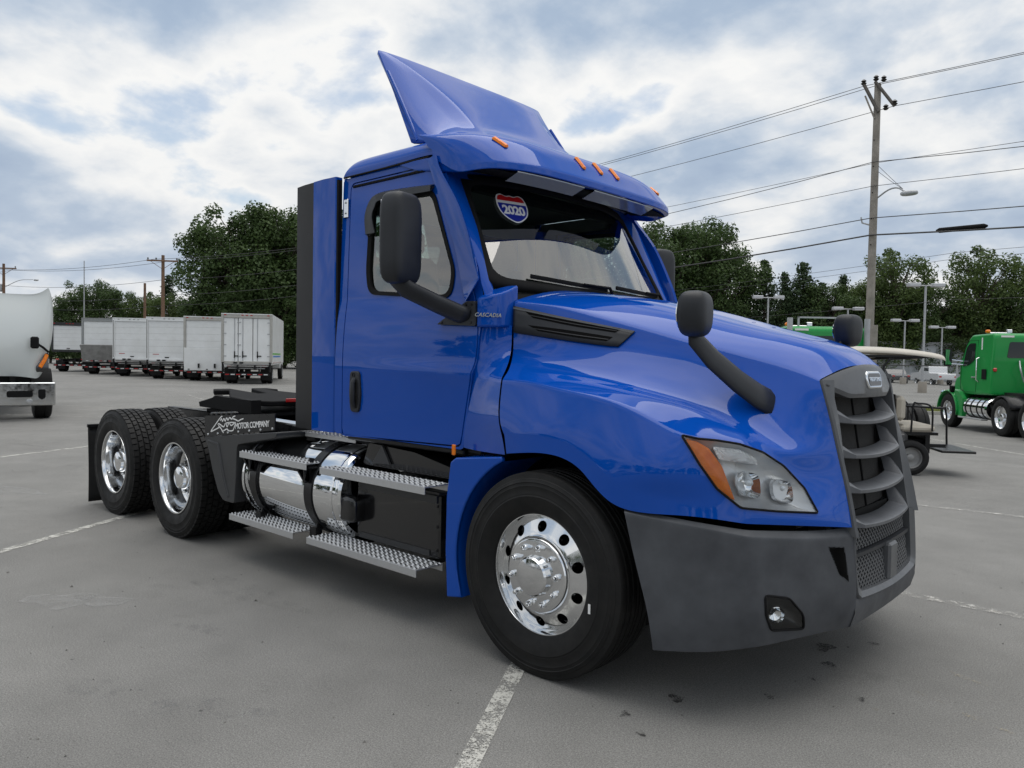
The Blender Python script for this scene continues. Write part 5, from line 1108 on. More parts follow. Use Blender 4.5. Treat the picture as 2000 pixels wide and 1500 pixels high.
# ------------------------------------------------------------------ green day cab truck, seen from behind its left side
def green_truck(loc, rz, label):
    t = empty('green_truck', loc, rz); tag(t, label, 'truck', None)
    G = mat('green paint', (.012, .27, .055), .35, coat=.35, var=.06, vscale=2, spec=.2)
    b = MB(); b.prism(roundpoly([(-.62, 1.02), (-.30, 1.42), (-.30, 1.95), (-.62, 2.55), (-.85, 2.74), (-2.02, 2.76), (-2.10, 2.66), (-2.10, 1.05)], .07), -1.02, 1.02)
    for i, q in enumerate(b.v): b.v[i] = (q[0], q[1]*(1-.07*max(0, (q[2]-1.8))), q[2])
    cab_ = b.build('cab', G, sharp=40); cab_.parent = t; md = cab_.modifiers.new('b', 'BEVEL'); md.width = .05; md.segments = 3; md.limit_method = 'ANGLE'; md.angle_limit = radians(50)
    hd_ = [[(-.45, 0, 1.86), (.2, 0, 1.74), (.8, 0, 1.58), (1.05, 0, 1.42), (1.08, 0, .75)], [(-.45, -.6, 1.82), (.2, -.52, 1.70), (.8, -.46, 1.54), (1.03, -.42, 1.38), (1.06, -.44, .75)], [(-.45, -.88, 1.62), (.2, -.72, 1.5), (.8, -.6, 1.36), (1.0, -.54, 1.25), (1.03, -.56, .75)], [(-.45, -.92, 1.15), (.2, -.80, 1.1), (.8, -.68, 1.0), (.98, -.62, .95), (1.0, -.62, .75)]]
    subd('hood', hd_, G, t, mirror=True, level=2, sharp=0)
    for sg in (-1, 1):
        rows = []
        for k in range(15):
            a = radians(8+178*k/14); r = .64; cx = .05*cos(a); rows.append([(r*cos(a)+.02, sg*y, .50+(r+(0 if y > .8 else .03))*sin(a)-(.03 if y > 1.15 else 0)) for y in (.62, .85, 1.10, 1.20, 1.22)])
        b = MB(); b.grid(rows); fd = b.build('fender', G, sharp=0); fd.parent = t; md = fd.modifiers.new('s', 'SOLIDIFY'); md.thickness = .03
        b = MB(); b.prism(roundpoly([(-.60, 1.10), (-.35, 1.12), (-.56, .70), (-.62, .36), (-.85, .36), (-.88, .9)], .04), sg*1.17, sg*1.05); o = b.build('fender_skirt', G); o.parent = t
        b = MB(); b.prism(roundpoly([(-.30, 1.23), (-.16, 1.25), (-.16, 1.08), (-.28, 1.06)], .02), sg*1.12, sg*1.225); o = b.build('fender_vent', MATTE); o.parent = t
        # door outline, window, handles
        wy = lambda z: 1.02*(1-.07*max(0, z-1.8))
        b = MB(); pl = roundpoly([(-.50, 1.82), (-.62, 2.38), (-.78, 2.50), (-1.14, 2.50), (-1.14, 2.02), (-.86, 1.88)], .05); c = Vector((-.85, 2.15))
        for e, h in ((0, .004), ): b.add([(x, sg*(wy(z)+h), z) for x, z in pl], [tuple(range(len(pl)))])
        o = b.build('door_window', MATS['dark glass'], flat=True); o.parent = t
        b = MB(); dl = [(-.40, 1.15), (-.40, 1.80), (-.56, 2.42), (-.74, 2.58), (-1.26, 2.58), (-1.30, 1.10), (-.62, 1.10)]
        b.tube([(x, sg*(wy(z)+.002), z) for x, z in dl+[dl[0]]], .006, 4); o = b.build('door_seam', MATTE); o.parent = t
        o = part(t, 'door_handle', SILVER, ((-1.16, sg*1.03, 1.52), (.20, .04, .04)), bev=.01)
        b = MB(); b.tube([(-1.44, sg*1.02, 2.08), (-1.44, sg*1.09, 2.05), (-1.44, sg*1.09, 1.46), (-1.44, sg*1.02, 1.40)], .018, 8); o = b.build('grab_handle', CHROME); o.parent = t
        o = part(t, 'side_vent', MATTE, ((-1.72, sg*1.022, 1.62), (.24, .01, .28)))
        o = part(t, 'reflective_tape', WHITE, ((-1.48, sg*(wy(2.5)+.003), 2.48), (.06, .006, .34)))
        # mirrors
        b = MB(); b.tube([(-.45, sg*1.0, 1.98), (-.30, sg*1.28, 2.02)], .02, 6); b.tube([(-.45, sg*1.0, 1.88), (-.30, sg*1.28, 1.90)], .02, 6); mr = b.build('mirror_arm', CHROME); mr.parent = t
        q = part(mr, 'mirror', MATTE, ((-.30, sg*1.36, 2.10), (.10, .22, .52)), bev=.03); part(q, 'mirror_glass', CHROME, ((-.352, sg*1.36, 2.10), (.006, .18, .44)))
        part(q, 'mirror_back', G, ((-.248, sg*1.36, 1.93), (.01, .20, .14)))
        # tank and step
        tk = MB().lathe([(0, -2.20), (.27, -2.19), (.30, -2.15), (.30, -.95), (.27, -.91), (0, -.90)], (0, sg*.88, .66), 'X', 40).build('fuel_tank', CHROME); tk.parent = t
        for x in (-2.0, -1.72, -1.38, -1.08): MB().lathe([(.302, x-.025), (.312, x-.02), (.312, x+.02), (.302, x+.025)], (0, sg*.88, .66), 'X', 40).build('tank_strap', BLACK).parent = tk
        part(t, 'running_board', ALU, ((-1.40, sg*1.13, .36), (1.35, .18, .04)), bev=.006)
        wheel_at('gs', t, 0, sg*1.06, .50, (.50, .28, POLISH, 40))
        for x in (-3.0, -4.3):
            wheel_at('gd', t, x, sg*1.06, .50, (.50, .27, POLISH, 40)); wheel_at('gd', t, x, sg*.76, .50, (.50, .27, POLISH, 40))
        rows = []
        for k in range(10):
            a = radians(40+115*k/9); rows.append([(-3.0+.56*cos(a)*1.0, sg*y, .50+.57*sin(a)) for y in (.60, 1.20)])
        b = MB(); b.grid(rows); o = b.build('drive_fender', BLACK); o.parent = t; md = o.modifiers.new('s', 'SOLIDIFY'); md.thickness = .03
        part(t, 'work_lamp', RED, ((-2.13, sg*.93, 1.75), (.05, .10, .10)), bev=.02)
    b = MB(); b.prism(roundpoly([(-.62, 2.08), (.62, 2.08), (.56, 2.52), (-.56, 2.52)], .06), -2.108, -2.100, 'YZ'); o = b.build('rear_window', MATS['dark glass']); o.parent = t
    part(t, 'windscreen', MATS['dark glass'], ((-.34, 0, 2.20), (.02, 1.7, .5)))
    part(t, 'roof_tape', WHITE, ((-2.105, .62, 2.67), (.006, .34, .05))); part(t, 'roof_tape', WHITE, ((-2.105, -.62, 2.67), (.006, .34, .05)))
    bc = part(t, 'roof_beacon', AMBER, ((-.90, .55, 2.85), (.12, .12, .10)), bev=.03); part(bc, 'lamp_bar', POLISH, ((-.95, .25, 2.80), (.06, .55, .05)), ((-.95, .0, 2.86), (.08, .14, .10)), bev=.01)
    part(t, 'chassis', BLACK, ((-2.3, .42, .88), (5.6, .08, .26)), ((-2.3, -.42, .88), (5.6, .08, .26)), ((-3.0, 0, .5), (.18, 1.6, .18)), ((-4.3, 0, .5), (.18, 1.6, .18)), ((0, 0, .5), (.14, 1.8, .14)), ((-.2, 0, 1.0), (1.6, .7, .6)))
    part(t, 'deck_box', BLACK, ((-2.75, 0, 1.06), (.9, 1.5, .16)))
    for k in range(4):
        y = -.3+.2*k; MB().tube(spline([(-2.12, y, 2.0), (-2.35, y+.08, 1.75), (-2.32, y-.06, 1.40), (-2.7, y*.5, 1.15)], 6), .022, 6).build('air_hose', (MATTE, mat('green hose', (.05, .25, .06), .5), mat('red hose', (.4, .02, .02), .5), GALV)[k]).parent = t
    for sg in (-1, 1): part(t, 'headlight', CHROME, ((.85, sg*.86, .98), (.25, .28, .2)), bev=.05)
    return t
gh = atan2(.80, -.60)
green_truck((-2.61, 22.71, -.27), gh, 'green day cab truck with chrome wheels parked beside the chain link fence')
g2 = green_truck((-6.15, 16.78, -.27), atan2(.737, -.675), 'green truck with roof lamps mostly hidden behind the blue truck hood')
part(g2, 'light_rack', GALV, ((-1.9, 0, 2.98), (.05, 1.3, .04)), ((-1.9, .63, 2.87), (.05, .04, .26)), ((-1.9, -.63, 2.87), (.05, .04, .26)))
for sg in (-1, 1):
    b = MB(); b.tube([(-2.2, sg*.95, 1.0), (-2.2, sg*.95, 2.95)], .07, 10); b.build('exhaust_stack', GALV).parent = g2
# ------------------------------------------------------------------ golf cart with rear-facing seat
gc = empty('golf_cart', (-1.70, 8.04, gz(-1.7, 8.0)), atan2(-.52, -.85)); tag(gc, 'beige roofed golf cart with rear facing seat and folding step behind the blue truck', 'golf cart')
BEIGE = mat('beige vinyl', (.46, .42, .35), .6, var=.06, vscale=4); ROOFB = mat('beige roof plastic', (.50, .465, .40), .45, var=.04)
rf = [[(x, y, z) for x, z in ((-1.02, 1.70), (-.98, 1.76), (-.5, 1.83), (.2, 1.845), (.75, 1.80), (.86, 1.72))] for y in (0,)]
rows = [[(-1.12, -y, 1.735-d), (-1.02, -y, 1.775-d), (-.5, -y, 1.835-d), (.2, -y, 1.845-d), (.85, -y, 1.80-d), (.98, -y, 1.75-d)] for y, d in ((0, 0), (.35, .012), (.56, .035), (.62, .075), (.625, .100))]
subd('roof', rows, ROOFB, gc, mirror=True, level=2, sharp=0)
part(gc, 'roof_edge', BLACK, ((0, .60, 1.70), (1.9, .025, .03)), ((0, -.60, 1.70), (1.9, .025, .03)))
for sg in (-1, 1):
    MB().tube([(-.30, sg*.58, .85), (-.32, sg*.58, 1.55), (-.40, sg*.58, 1.66), (-.95, sg*.58, 1.70)], .018, 8).build('roof_post', BLACK).parent = gc
    MB().tube([(.80, sg*.56, .70), (.60, sg*.56, 1.70)], .018, 8).build('front_post', BLACK).parent = gc
    MB().tube(spline([(-.72, sg*.56, .62), (-.74, sg*.56, 1.00), (-.80, sg*.56, 1.03), (-.98, sg*.56, .98), (-1.0, sg*.56, .64)], 5), .014, 8).build('arm_rest', BLACK).parent = gc
    wheel_at('gc', gc, -.72, sg*.50, .25, (.25, .22, GREYM, 28)); wheel_at('gc', gc, .95, sg*.50, .25, (.25, .22, GREYM, 28))
b = MB(); b.tube(spline([(-.60, -.50, .95), (-1.40, -.50, .92), (-1.52, -.50, .88), (-1.55, -.50, .36)], 5), .016, 8); o = b.build('rear_hand_rail', BLACK); o.parent = gc
part(gc, 'rear_seat', BEIGE, ((-.83, 0, .665), (.46, 1.05, .11)), bev=.04); part(gc, 'rear_backrest', BEIGE, ((-.60, 0, .95), (.12, 1.05, .36)), bev=.05)
part(gc, 'front_seat', BEIGE, ((-.18, 0, .66), (.46, 1.1, .11)), bev=.04); part(gc, 'front_backrest', BEIGE, ((-.44, 0, .95), (.10, 1.1, .36)), bev=.05)
part(gc, 'body', mat('cart body', (.06, .06, .062), .4, coat=.4), ((-.25, 0, .52), (.9, 1.1, .22)), ((.98, 0, .55), (.62, 1.1, .42)), ((.35, 0, .34), (.7, 1.0, .06)), bev=.06)
part(gc, 'seat_rail', BLACK, ((-.85, 0, .595), (.5, 1.0, .04)))
st_ = part(gc, 'step_platform', BLACK, ((-1.38, 0, .345), (.46, 1.0, .035)), bev=.008); part(st_, 'step_bracket', BLACK, ((-1.08, .4, .42), (.30, .05, .05)), ((-1.08, -.4, .42), (.30, .05, .05)), ((-.98, 0, .45), (.06, .9, .28)))
part(gc, 'rear_chassis', MATTE, ((-.70, 0, .40), (.5, .7, .2)))
MB().tube([(.62, .30, .80), (.42, .30, 1.0)], .02, 6).build('steering_column', BLACK).parent = gc
MB().tube([(.40+.05*sin(2*pi*k/20), .30+.17*cos(2*pi*k/20), 1.0+.16*sin(2*pi*k/20)) for k in range(22)], .012, 6, cap=False).build('steering_wheel', BLACK).parent = gc
part(gc, 'cargo_cooler', MATTE, ((-.50, .0, 1.0), (.06, .9, .3)))
# ------------------------------------------------------------------ kerb strip, chain link fence, store lot behind
def strip_pts(off): return [Vector((-30, 22.2+off)), Vector((-12.1, 26.8+off)), Vector((-5, 29.2+off)), Vector((8, 34.5+off)), Vector((30, 43+off))]
def band(name, offa, offb, z, m, th=0.):
    A, B = strip_pts(offa), strip_pts(offb); rows = [[(p.x, p.y, gz(p.x, p.y)+z), (q.x, q.y, gz(q.x, q.y)+z)] for p, q in zip(A, B)]
    b = MB(); b.grid(rows)
    if th: b.grid([[(r[0][0], r[0][1], r[0][2]-th), r[0]] for r in rows])
    o = b.build(name, m, sharp=20); o['kind'] = 'structure'
CONC = mat('kerb concrete', (.36, .35, .32), .8, var=.12, vscale=3)
band('kerb', -1.2, -1.0, .12, CONC, .2); band('verge', -1.0, 1.2, .10, mat('verge soil', (.13, .14, .045), .9, var=.3, vscale=2))
gb = MB(); rr = random.Random(3); SP = strip_pts(0)
for k in range(9000):
    i = rr.choice((1, 1, 2, 2, 2, 3)); p = SP[i].lerp(SP[i+1], rr.random()); x, y = p.x, p.y+rr.uniform(-.95, 1.1); z = gz(x, y)+.09; a = rr.random()*6; h = rr.uniform(.05, .20); dx, dy = .02*cos(a), .02*sin(a); lx, ly = rr.gauss(0, .04), rr.gauss(0, .04)
    gb.add([(x-dx, y-dy, z), (x+dx, y+dy, z), (x+lx, y+ly, z+h)], [(0, 1, 2)])
o = gb.build('verge_grass', mat('dry grass', (.20, .22, .06), .8, var=.3, vscale=2, isl=.6), flat=True, fixn=False); o['kind'] = 'stuff'; o['label'] = 'dry green grass growing along the fence verge'; o['category'] = 'grass'
fence = empty('chain_link_fence', (-5.8, 29.0, -.27)); tag(fence, 'chain link fence with black posts and top rail along the grass verge', 'fence')
FP = []
A_ = strip_pts(.3)
for i in range(len(A_)-1):
    n = int((A_[i+1]-A_[i]).length/3.0); FP += [A_[i].lerp(A_[i+1], k/n) for k in range(n)]
FM = mat('fence black', (.03, .03, .032), .5); inv = Matrix.Translation((5.8, -29.0, .27))
rail = MB(); rail.tube([(p.x, p.y, gz(p.x, p.y)+1.83) for p in FP], .022, 6)
def fpart(b, name, m, **k):
    o = b.build(name, m, **k); o.parent = fence; o.matrix_parent_inverse = inv; return o
fpart(rail, 'top_rail', FM); FP_vis = FP[3:22]
for p in FP: fpart(MB().tube([(p.x, p.y, gz(p.x, p.y)), (p.x, p.y, gz(p.x, p.y)+1.88)], .032, 8), 'post', GALV)
net = MB(); dd_ = [(FP[i], FP[i+1]) for i in range(len(FP)-1)]
for p, q in dd_:
    if p.x < -14 or p.x > 6: continue
    Ln = (q-p).length; n = int(Ln/.11)
    for k in range(-16, n):
        for s_ in (0, 1):
            a = k*.11; c = a+1.75; a0, c0_ = max(0, a), min(Ln, c)
            if c0_ <= a0: continue
            za, zb = .06+(a0-a), .06+(c0_-a)
            if s_: za, zb = 1.81-(a0-a), 1.81-(c0_-a)
            P1, P2 = p.lerp(q, a0/Ln), p.lerp(q, c0_/Ln); g_ = gz(P1.x, P1.y); w2 = .0022; dn = (q-p).normalized()
            net.add([(P1.x-dn.x*w2, P1.y-dn.y*w2, g_+za), (P1.x+dn.x*w2, P1.y+dn.y*w2, g_+za), (P2.x+dn.x*w2, P2.y+dn.y*w2, g_+zb), (P2.x-dn.x*w2, P2.y-dn.y*w2, g_+zb)], [(0, 1, 2, 3)])
o = fpart(net, 'wire_mesh', GALV, flat=True, fixn=False); o['kind'] = 'stuff'
wh = empty('warehouse', (-24, 96, -.27), atan2(12.8, 14)); tag(wh, 'long pale metal warehouse with roll up doors beyond the fence', 'building')
METW = mat('pale metal siding', (.52, .55, .58), .5, var=.05, vscale=.6)
part(wh, 'wall', METW, ((0, 0, 2.1), (46, 10, 4.2))); part(wh, 'roof', mat('roof metal', (.38, .39, .40), .5, .3), ((0, 0, 4.35), (46.6, 10.6, .3)))
for k in range(9): d_ = part(wh, 'roll_door', mat('door grey', (.40, .42, .43), .5), ((-20+5*k, -5.03, 1.5), (3.2, .06, 3.0)))
def car(loc, rz, col, label, pickup=False):
    t = empty('parked_car', loc, rz); tag(t, label, 'car', 'cars parked beyond the fence'); cm = mat('car '+label[:12], col, .3, coat=.8)
    prof = [(-2.2, .45), (-2.25, .85), (-2.1, 1.0), (-1.5, 1.02), (-1.0, 1.48), (.35, 1.50), (.95, 1.02), (1.9, .92), (2.2, .72), (2.2, .42)] if not pickup else [(-2.6, .55), (-2.6, 1.15), (-.9, 1.15), (-.85, 1.80), (.45, 1.80), (1.0, 1.22), (2.3, 1.10), (2.5, .85), (2.5, .5)]
    b = MB(); b.prism(roundpoly(prof, .12), -.88, .88); o = b.build('body', cm, sharp=45); o.parent = t
    wz = 1.25 if not pickup else 1.5
    part(t, 'side_window', MATS['dark glass'], ((-.3, .882, wz), (1.1, .006, .3)), ((-.3, -.882, wz), (1.1, .006, .3)))
    for x in (-1.4, 1.4):
        for sg in (-1, 1): wheel_at('car', t, x, sg*.80, .33, (.33, .22, POLISH, 20))
    for sg in (-1, 1): part(t, 'tail_lamp', RED, ((-2.24 if not pickup else -2.61, sg*.7, .85), (.03, .22, .14))); part(t, 'headlight', WHITE, ((2.2 if not pickup else 2.5, sg*.65, .72), (.05, .3, .12)))
    return t
car((-24.0, 72.5, -.27), 2.3, (.30, .31, .32), 'silver car parked in the lot beyond the fence'); car((-20.9, 75.5, -.27), 2.3, (.04, .04, .045), 'black car parked in the lot beyond the fence'); car((-27, 70, -.27), 2.3, (.30, .02, .02), 'dark red car parked in the lot beyond the fence'); car((-17.6, 77.4, -.27), 2.3, (.65, .66, .67), 'white pickup parked in the lot beyond the fence', True)
# ------------------------------------------------------------------ lot lamps
def lot_lamp(x, y, h, rz, label, base=True):
    t = empty('lot_lamp', (x, y, -.27), rz); tag(t, label, 'lamp', 'lamp posts in the lot beyond the fence')
    MB().tube([(0, 0, .5), (0, 0, h)], .075, 8, sq=(1, 1)).build('pole', GALV).parent = t
    MB().lathe([(0, .75), (.26, .75), (.28, .7), (.28, 0), (0, 0)], axis='Z', n=20).build('concrete_base', mat('lamp base concrete', (.28, .25, .21), .85, var=.15)).parent = t
    MB().tube([(-.45, 0, h-.02), (.45, 0, h-.02)], .04, 6).build('arm', GALV).parent = t
    for sg in (-1, 1):
        o = part(t, 'lamp_head', mat('lamp head grey', (.50, .51, .53), .4, .2), ((sg*.82, 0, h+.02), (.78, .50, .24)), bev=.03); part(o, 'lamp_glass', mat('lamp diffuser', (.6, .6, .58), .3), ((sg*.82, 0, h-.105), (.66, .40, .012)))
    return t
for x, y, h, rz, lb in ((-12.25, 53.06, 7.25, .75, 'tall twin headed lot lamp on a concrete base beyond the golf cart'), (-24.37, 55.53, 7.1, .65, 'twin headed lot lamp before the pine trees beside the hood mirror'), (-19.63, 59.87, 6.3, .7, 'twin headed lot lamp just beside the wooden utility pole'), (-18.63, 71.64, 5.9, .7, 'low twin headed lot lamp above the golf cart roof'), (-17.45, 79.51, 5.6, .7, 'farthest twin headed lot lamp near the green truck mirror')): lot_lamp(x, y, h, rz, lb)
# ------------------------------------------------------------------ utility poles and wires
DKI = mat('insulator', (.02, .018, .017), .3)
def upole(x, y, h, z0, label, lean=(0, 0), m=WOODP, arm=0., r=.15, ins=True, rz=0.):
    t = empty('utility_pole', (x, y, z0), 0); tag(t, label, 'utility pole')
    MB().tube([(0, 0, 0), (lean[0]*.5, lean[1]*.5, h/2), (lean[0], lean[1], h)], [r, r*.88, r*.72], 14).build('pole', m).parent = t
    if arm:
        T = Matrix.Translation((lean[0], lean[1], h-.45)) @ Matrix.Rotation(rz, 4, 'Z'); b = MB(); b.box((0, -.16, 0), (arm, .10, .12), .01, T); ca = b.build('cross_arm', m); ca.parent = t
        for k in (-1, 1):
            b = MB(); p0 = T @ Vector((k*arm*.38, -.16, -.04)); p1 = T @ Vector((0, -.12, -.65)); b.tube([p0, p1], .02, 6); b.build('arm_brace', m).parent = t
        for xx in (-arm*.46, arm*.46, -arm*.2):
            b = MB(); c = T @ Vector((xx, -.16, .06)); b.lathe([(0, 0), (.03, 0), (.03, .05), (.075, .07), (.04, .10), (.075, .12), (.03, .17), (0, .18)], tuple(c), 'Z', 12); b.build('insulator', DKI).parent = t
    return t
pz = -.27
up1 = upole(-6.62, 24.30, 11.55, pz, 'grey wooden utility pole with street lamp arm behind the golf cart', (.02, .0), arm=0)
# two raked arms and insulators at the top
for p0, p1 in (((-.42, -.10, 11.62), (.10, -.12, 10.55)), ((-.02, -.16, 11.60), (.62, -.12, 10.65))):
    MB().tube([p0, p1], .06, 6).build('top_arm', mat('pole arm wood', (.10, .09, .08), .8, var=.2)).parent = up1
for c in ((-.42, -.10, 11.62), (0, -.14, 11.66), (.24, -.10, 11.60), (.62, -.12, 10.70), (.34, -.12, 10.60)):
    MB().lathe([(0, -.04), (.05, -.03), (.10, .02), (.05, .06), (.09, .10), (.03, .16), (0, .17)], c, 'Z', 12).build('insulator', DKI).parent = up1
MB().tube([(-.36, -.1, 11.2), (-.02, -.12, 10.35)], .03, 6).build('arm_brace', WOODP).parent = up1
b = MB(); b.tube(spline([(.12, 0, 7.62), (.50, -.12, 7.82), (.82, -.22, 7.84), (1.10, -.32, 7.66)], 5), .028, 8); sl_ = b.build('lamp_arm', GALV); sl_.parent = up1
o = rbox((1.24, -.36, 7.58), (.55, .26, .17), 3., 8, m=10).build('street_lamp_head', GALV, sharp=0); o.parent = sl_
for zz_, k in ((8.75, 0), (8.55, 1)): MB().tube([(.10, 0, zz_), (.60, -.16, 8.2-.1*k), (1.02, -.28, 7.76)], .008, 4).build('stay_wire', MATTE).parent = up1
b = MB(); b.tube([(-.12, 0, 6.72), (-.34, -.05, 6.80), (-.38, -.05, 7.0)], .03, 6); b.build('pole_bracket', GALV).parent = up1
for k in range(5): MB().lathe([(0, -.02), (.02, -.018), (.022, .0)], (.0, -.145, 9.6-.9*k), 'Y', 8).build('bolt', MATTE).parent = up1
MB().tube([(.25, -.30, 0), (.25, -.30, 3.2)], .12, 10).build('stub_pole', WOODP).parent = up1
upole(-46.5, 29.6, 11.4, 0, 'wooden utility pole standing behind the cab of the blue truck', arm=2.2, rz=1.45)
upole(33, 20.9, 11.4, pz, 'wooden utility pole outside the picture at the end of the wires', arm=2.2, rz=1.45)
BRN = mat('brown pole wood', (.16, .095, .06), .85, var=.2, vscale=3)
lp1 = upole(-58.2, 21.83, 9.1, 0, 'brown wooden utility pole with cross arm behind the box trucks', m=BRN, arm=2.3, rz=.9, r=.16)
lp2 = upole(-84.75, 17.86, 9.9, 0, 'dark wooden utility pole with lamp arm beside the white truck', m=BRN, arm=2.4, rz=.9, r=.16)
b = MB(); b.tube(spline([(0, 0, 7.6), (1.2, 1.0, 8.3), (2.2, 1.9, 8.4)], 5), .03, 6); q = b.build('lamp_arm', GALV); q.parent = lp2; part(q, 'street_lamp_head', GALV, ((2.4, 2.1, 8.36), (.5, .3, .14)), bev=.03); part(lp2, 'transformer', GALV, ((-.3, -.2, 7.6), (.45, .45, .8)), bev=.1)
MB().tube([(-55.2, 23.1, 0), (-55.2, 23.1, 6.3)], .1, 8).build('stub', BRN) if False else None
upole(-62.5, 22.2, 7.2, 0, 'short bare wooden pole beside the brown utility pole', m=BRN, r=.13)
upole(-78.0, 22.8, 10.2, 0, 'thin grey metal mast beyond the white truck', m=GALV, r=.06)
WIREM = mat('wire', (.028, .028, .03), .5)
def wire(pts, sag, r, label, extra=None):
    b = MB(); path = []
    for i in range(len(pts)-1):
        a, c = Vector(pts[i]), Vector(pts[i+1]); n = 14
        for k in range(n+(i == len(pts)-2)):
            t = k/n; p = a.lerp(c, t); p.z -= 4*sag*t*(1-t)*(a-c).length/40; path.append(p)
    b.tube(path, r, 5); o = b.build('overhead_wire', WIREM); tag(o, label, 'wire', 'overhead wires along the road'); return o
LP_, RP_ = (-46.5, 29.6), (33, 20.9)
for (dx, dy, z), sag, r, lb in (((-.42, -.10, 11.55), .5, .011, 'uppermost overhead wire over the outer insulator of the raked pole arms'), ((.24, -.10, 11.5), .5, .011, 'upper overhead wire over the insulator beside the pole tip'), ((.62, -.12, 10.65), .5, .011, 'overhead wire at the lowest insulator of the raked pole arm'),
        ((0, -.15, 8.85), .9, .013, 'wavy service wire tied to the pole above the lamp stays'), ((0, .15, 8.88), .4, .009, 'thin overhead wire tied behind the pole above the lamp stays'), ((.0, -.15, 8.02), .5, .010, 'overhead wire crossing the pole just above the street lamp'),
        ((0, -.16, 6.92), .6, .016, 'cable crossing the pole above the thick bundled cable'), ((0, -.17, 6.33), .7, .028, 'thick bundled cable crossing the wooden utility pole')):
    wire([(LP_[0], LP_[1]+dy, z-.2), (-6.62+dx, 24.30+dy, z+pz), (RP_[0], RP_[1]+dy, z+.1)], sag, r, lb)
o = MB().tube([(-4.55, 24.03, 5.99), (-4.45, 24.02, 5.99), (-3.15, 23.90, 5.98), (-3.05, 23.88, 5.98)], [.03, .085, .085, .03], 10).build('splice_case', MATTE); tag(o, 'black splice case hanging on the thick bundled cable', 'cable box')
for z, lb in ((7.7, 'far thin wire passing behind the utility pole, upper of three'), (7.35, 'far thin wire passing behind the utility pole, middle of three'), (5.0, 'far thin wire passing behind the utility pole, lowest of three')): wire([(-60, 62, z), (-9, 46, z+.4), (40, 33, z+.8)], .3, .012, lb)
for dz, off, lb in ((8.75, .7, 'wire over the outer end of the brown pole cross arm'), (8.72, -.7, 'wire over the inner end of the brown pole cross arm'), (7.2, 0, 'wire tied to the brown pole below its cross arm'), (6.0, 0, 'cable tied midway up the brown pole'), (5.2, 0, 'lowest cable tied to the brown pole')):
    wire([(-140, 8, dz+1), (-84.75, 17.86+off, dz+.6), (-58.2, 21.83+off, dz), (-46.5, 29.6+off*.5, dz+1.2)], .55, .016, lb)
# ------------------------------------------------------------------ trees
BARK = mat('bark', (.075, .06, .045), .9, var=.3, vscale=4, bump=.5, bscale=20)
LEAF = mat('leaves', (.085, .135, .040), .55, col2=(.040, .072, .022), vscale=.35, isl=.55, trans=.35, spec=.3)
LEAF2 = mat('light leaves', (.115, .165, .045), .55, col2=(.055, .090, .026), vscale=.35, isl=.55, trans=.38, spec=.3)
NEED = mat('pine needles', (.062, .100, .042), .6, col2=(.030, .055, .024), vscale=.4, isl=.5, trans=.15, spec=.3)
def leaf_quad(V, F, c, n, s, rr):
    n = n.normalized(); a = n.cross(Vector((rr.gauss(0, 1), rr.gauss(0, 1), rr.gauss(0, 1))))
    if a.length < 1e-3: a = Vector((1, 0, 0))
    a.normalize(); b = n.cross(a); i = len(V); l = s*rr.uniform(.8, 1.3); w2 = l*.62
    V += [tuple(c-a*l*.5), tuple(c+b*w2*.5+n*l*.08), tuple(c+a*l*.5), tuple(c-b*w2*.5+n*l*.08)]; F.append((i, i+1, i+2, i+3))
def broadleaf(seed, H=16., W=5.2, base=.12, nclump=112, per=175, leaf=.34):
    rr = random.Random(seed); V, F = [], []; tr = MB()
    tr.tube([(0, 0, -.3), (.1, .05, H*.2), (-.1, .1, H*.45), (.1, 0, H*.8)], [.34, .28, .2, .06], 9)
    for k in range(nclump):
        t = rr.random()**.8; z = H*(base+(.98-base)*t); prof = sin(pi*min(1, .16+.84*(1-t)**.75))**.7 if t > .2 else .55+1.9*t
        prof = min(1., prof); a = rr.random()*2*pi; r = W*prof*sqrt(rr.uniform(.12, 1.))*rr.uniform(.80, 1.12); c = Vector((r*cos(a), r*sin(a), z+rr.gauss(0, .3)))
        cr = rr.uniform(.9, 1.75)*(1.15-.35*t); q = c*.55; tr.tube([(0, 0, max(H*.12, z*.62)), (c.x*.5, c.y*.5, z*.86), (c.x*.93, c.y*.93, c.z)], [.10, .06, .02], 5)
        for j in range(per):
            d = Vector((rr.gauss(0, 1), rr.gauss(0, 1), rr.gauss(0, .75))).normalized(); rad = cr*rr.uniform(.35, 1.08)**.6
            p = c+d*rad; p.z -= .15*rad*rad*.3; leaf_quad(V, F, p, d+Vector((rr.gauss(0, .6), rr.gauss(0, .6), rr.gauss(0, .6)+.5)), leaf*rr.uniform(.6, 1.15), rr)
    return tr, V, F
def pine(seed, H=14., W=3.0, leaf=.34):
    rr = random.Random(seed); V, F = [], []; tr = MB(); tr.tube([(0, 0, -.3), (0, 0, H*.5), (.05, 0, H)], [.24, .16, .03], 8)
    nl = 26
    for k in range(nl):
        t = k/(nl-1); z = H*(.20+.78*t); R0 = W*(1-t)**.75*rr.uniform(.65, 1.1)+.25
        for j in range(5 if t < .85 else 3):
            a = rr.random()*6.28; R1 = R0*rr.uniform(.6, 1.1); e = Vector((R1*cos(a), R1*sin(a), z+R1*rr.uniform(.0, .28))); tr.tube([(0, 0, z), tuple(e)], [.045, .012], 4)
            for m_ in range(34):
                f = rr.uniform(.35, 1.05); p = Vector((0, 0, z)).lerp(e, f)+Vector((rr.gauss(0, .24), rr.gauss(0, .24), rr.gauss(0, .16))); leaf_quad(V, F, p, Vector((rr.gauss(0, 1), rr.gauss(0, 1), rr.gauss(0, 1)+.6)), leaf*rr.uniform(.6, 1.2), rr)
    return tr, V, F
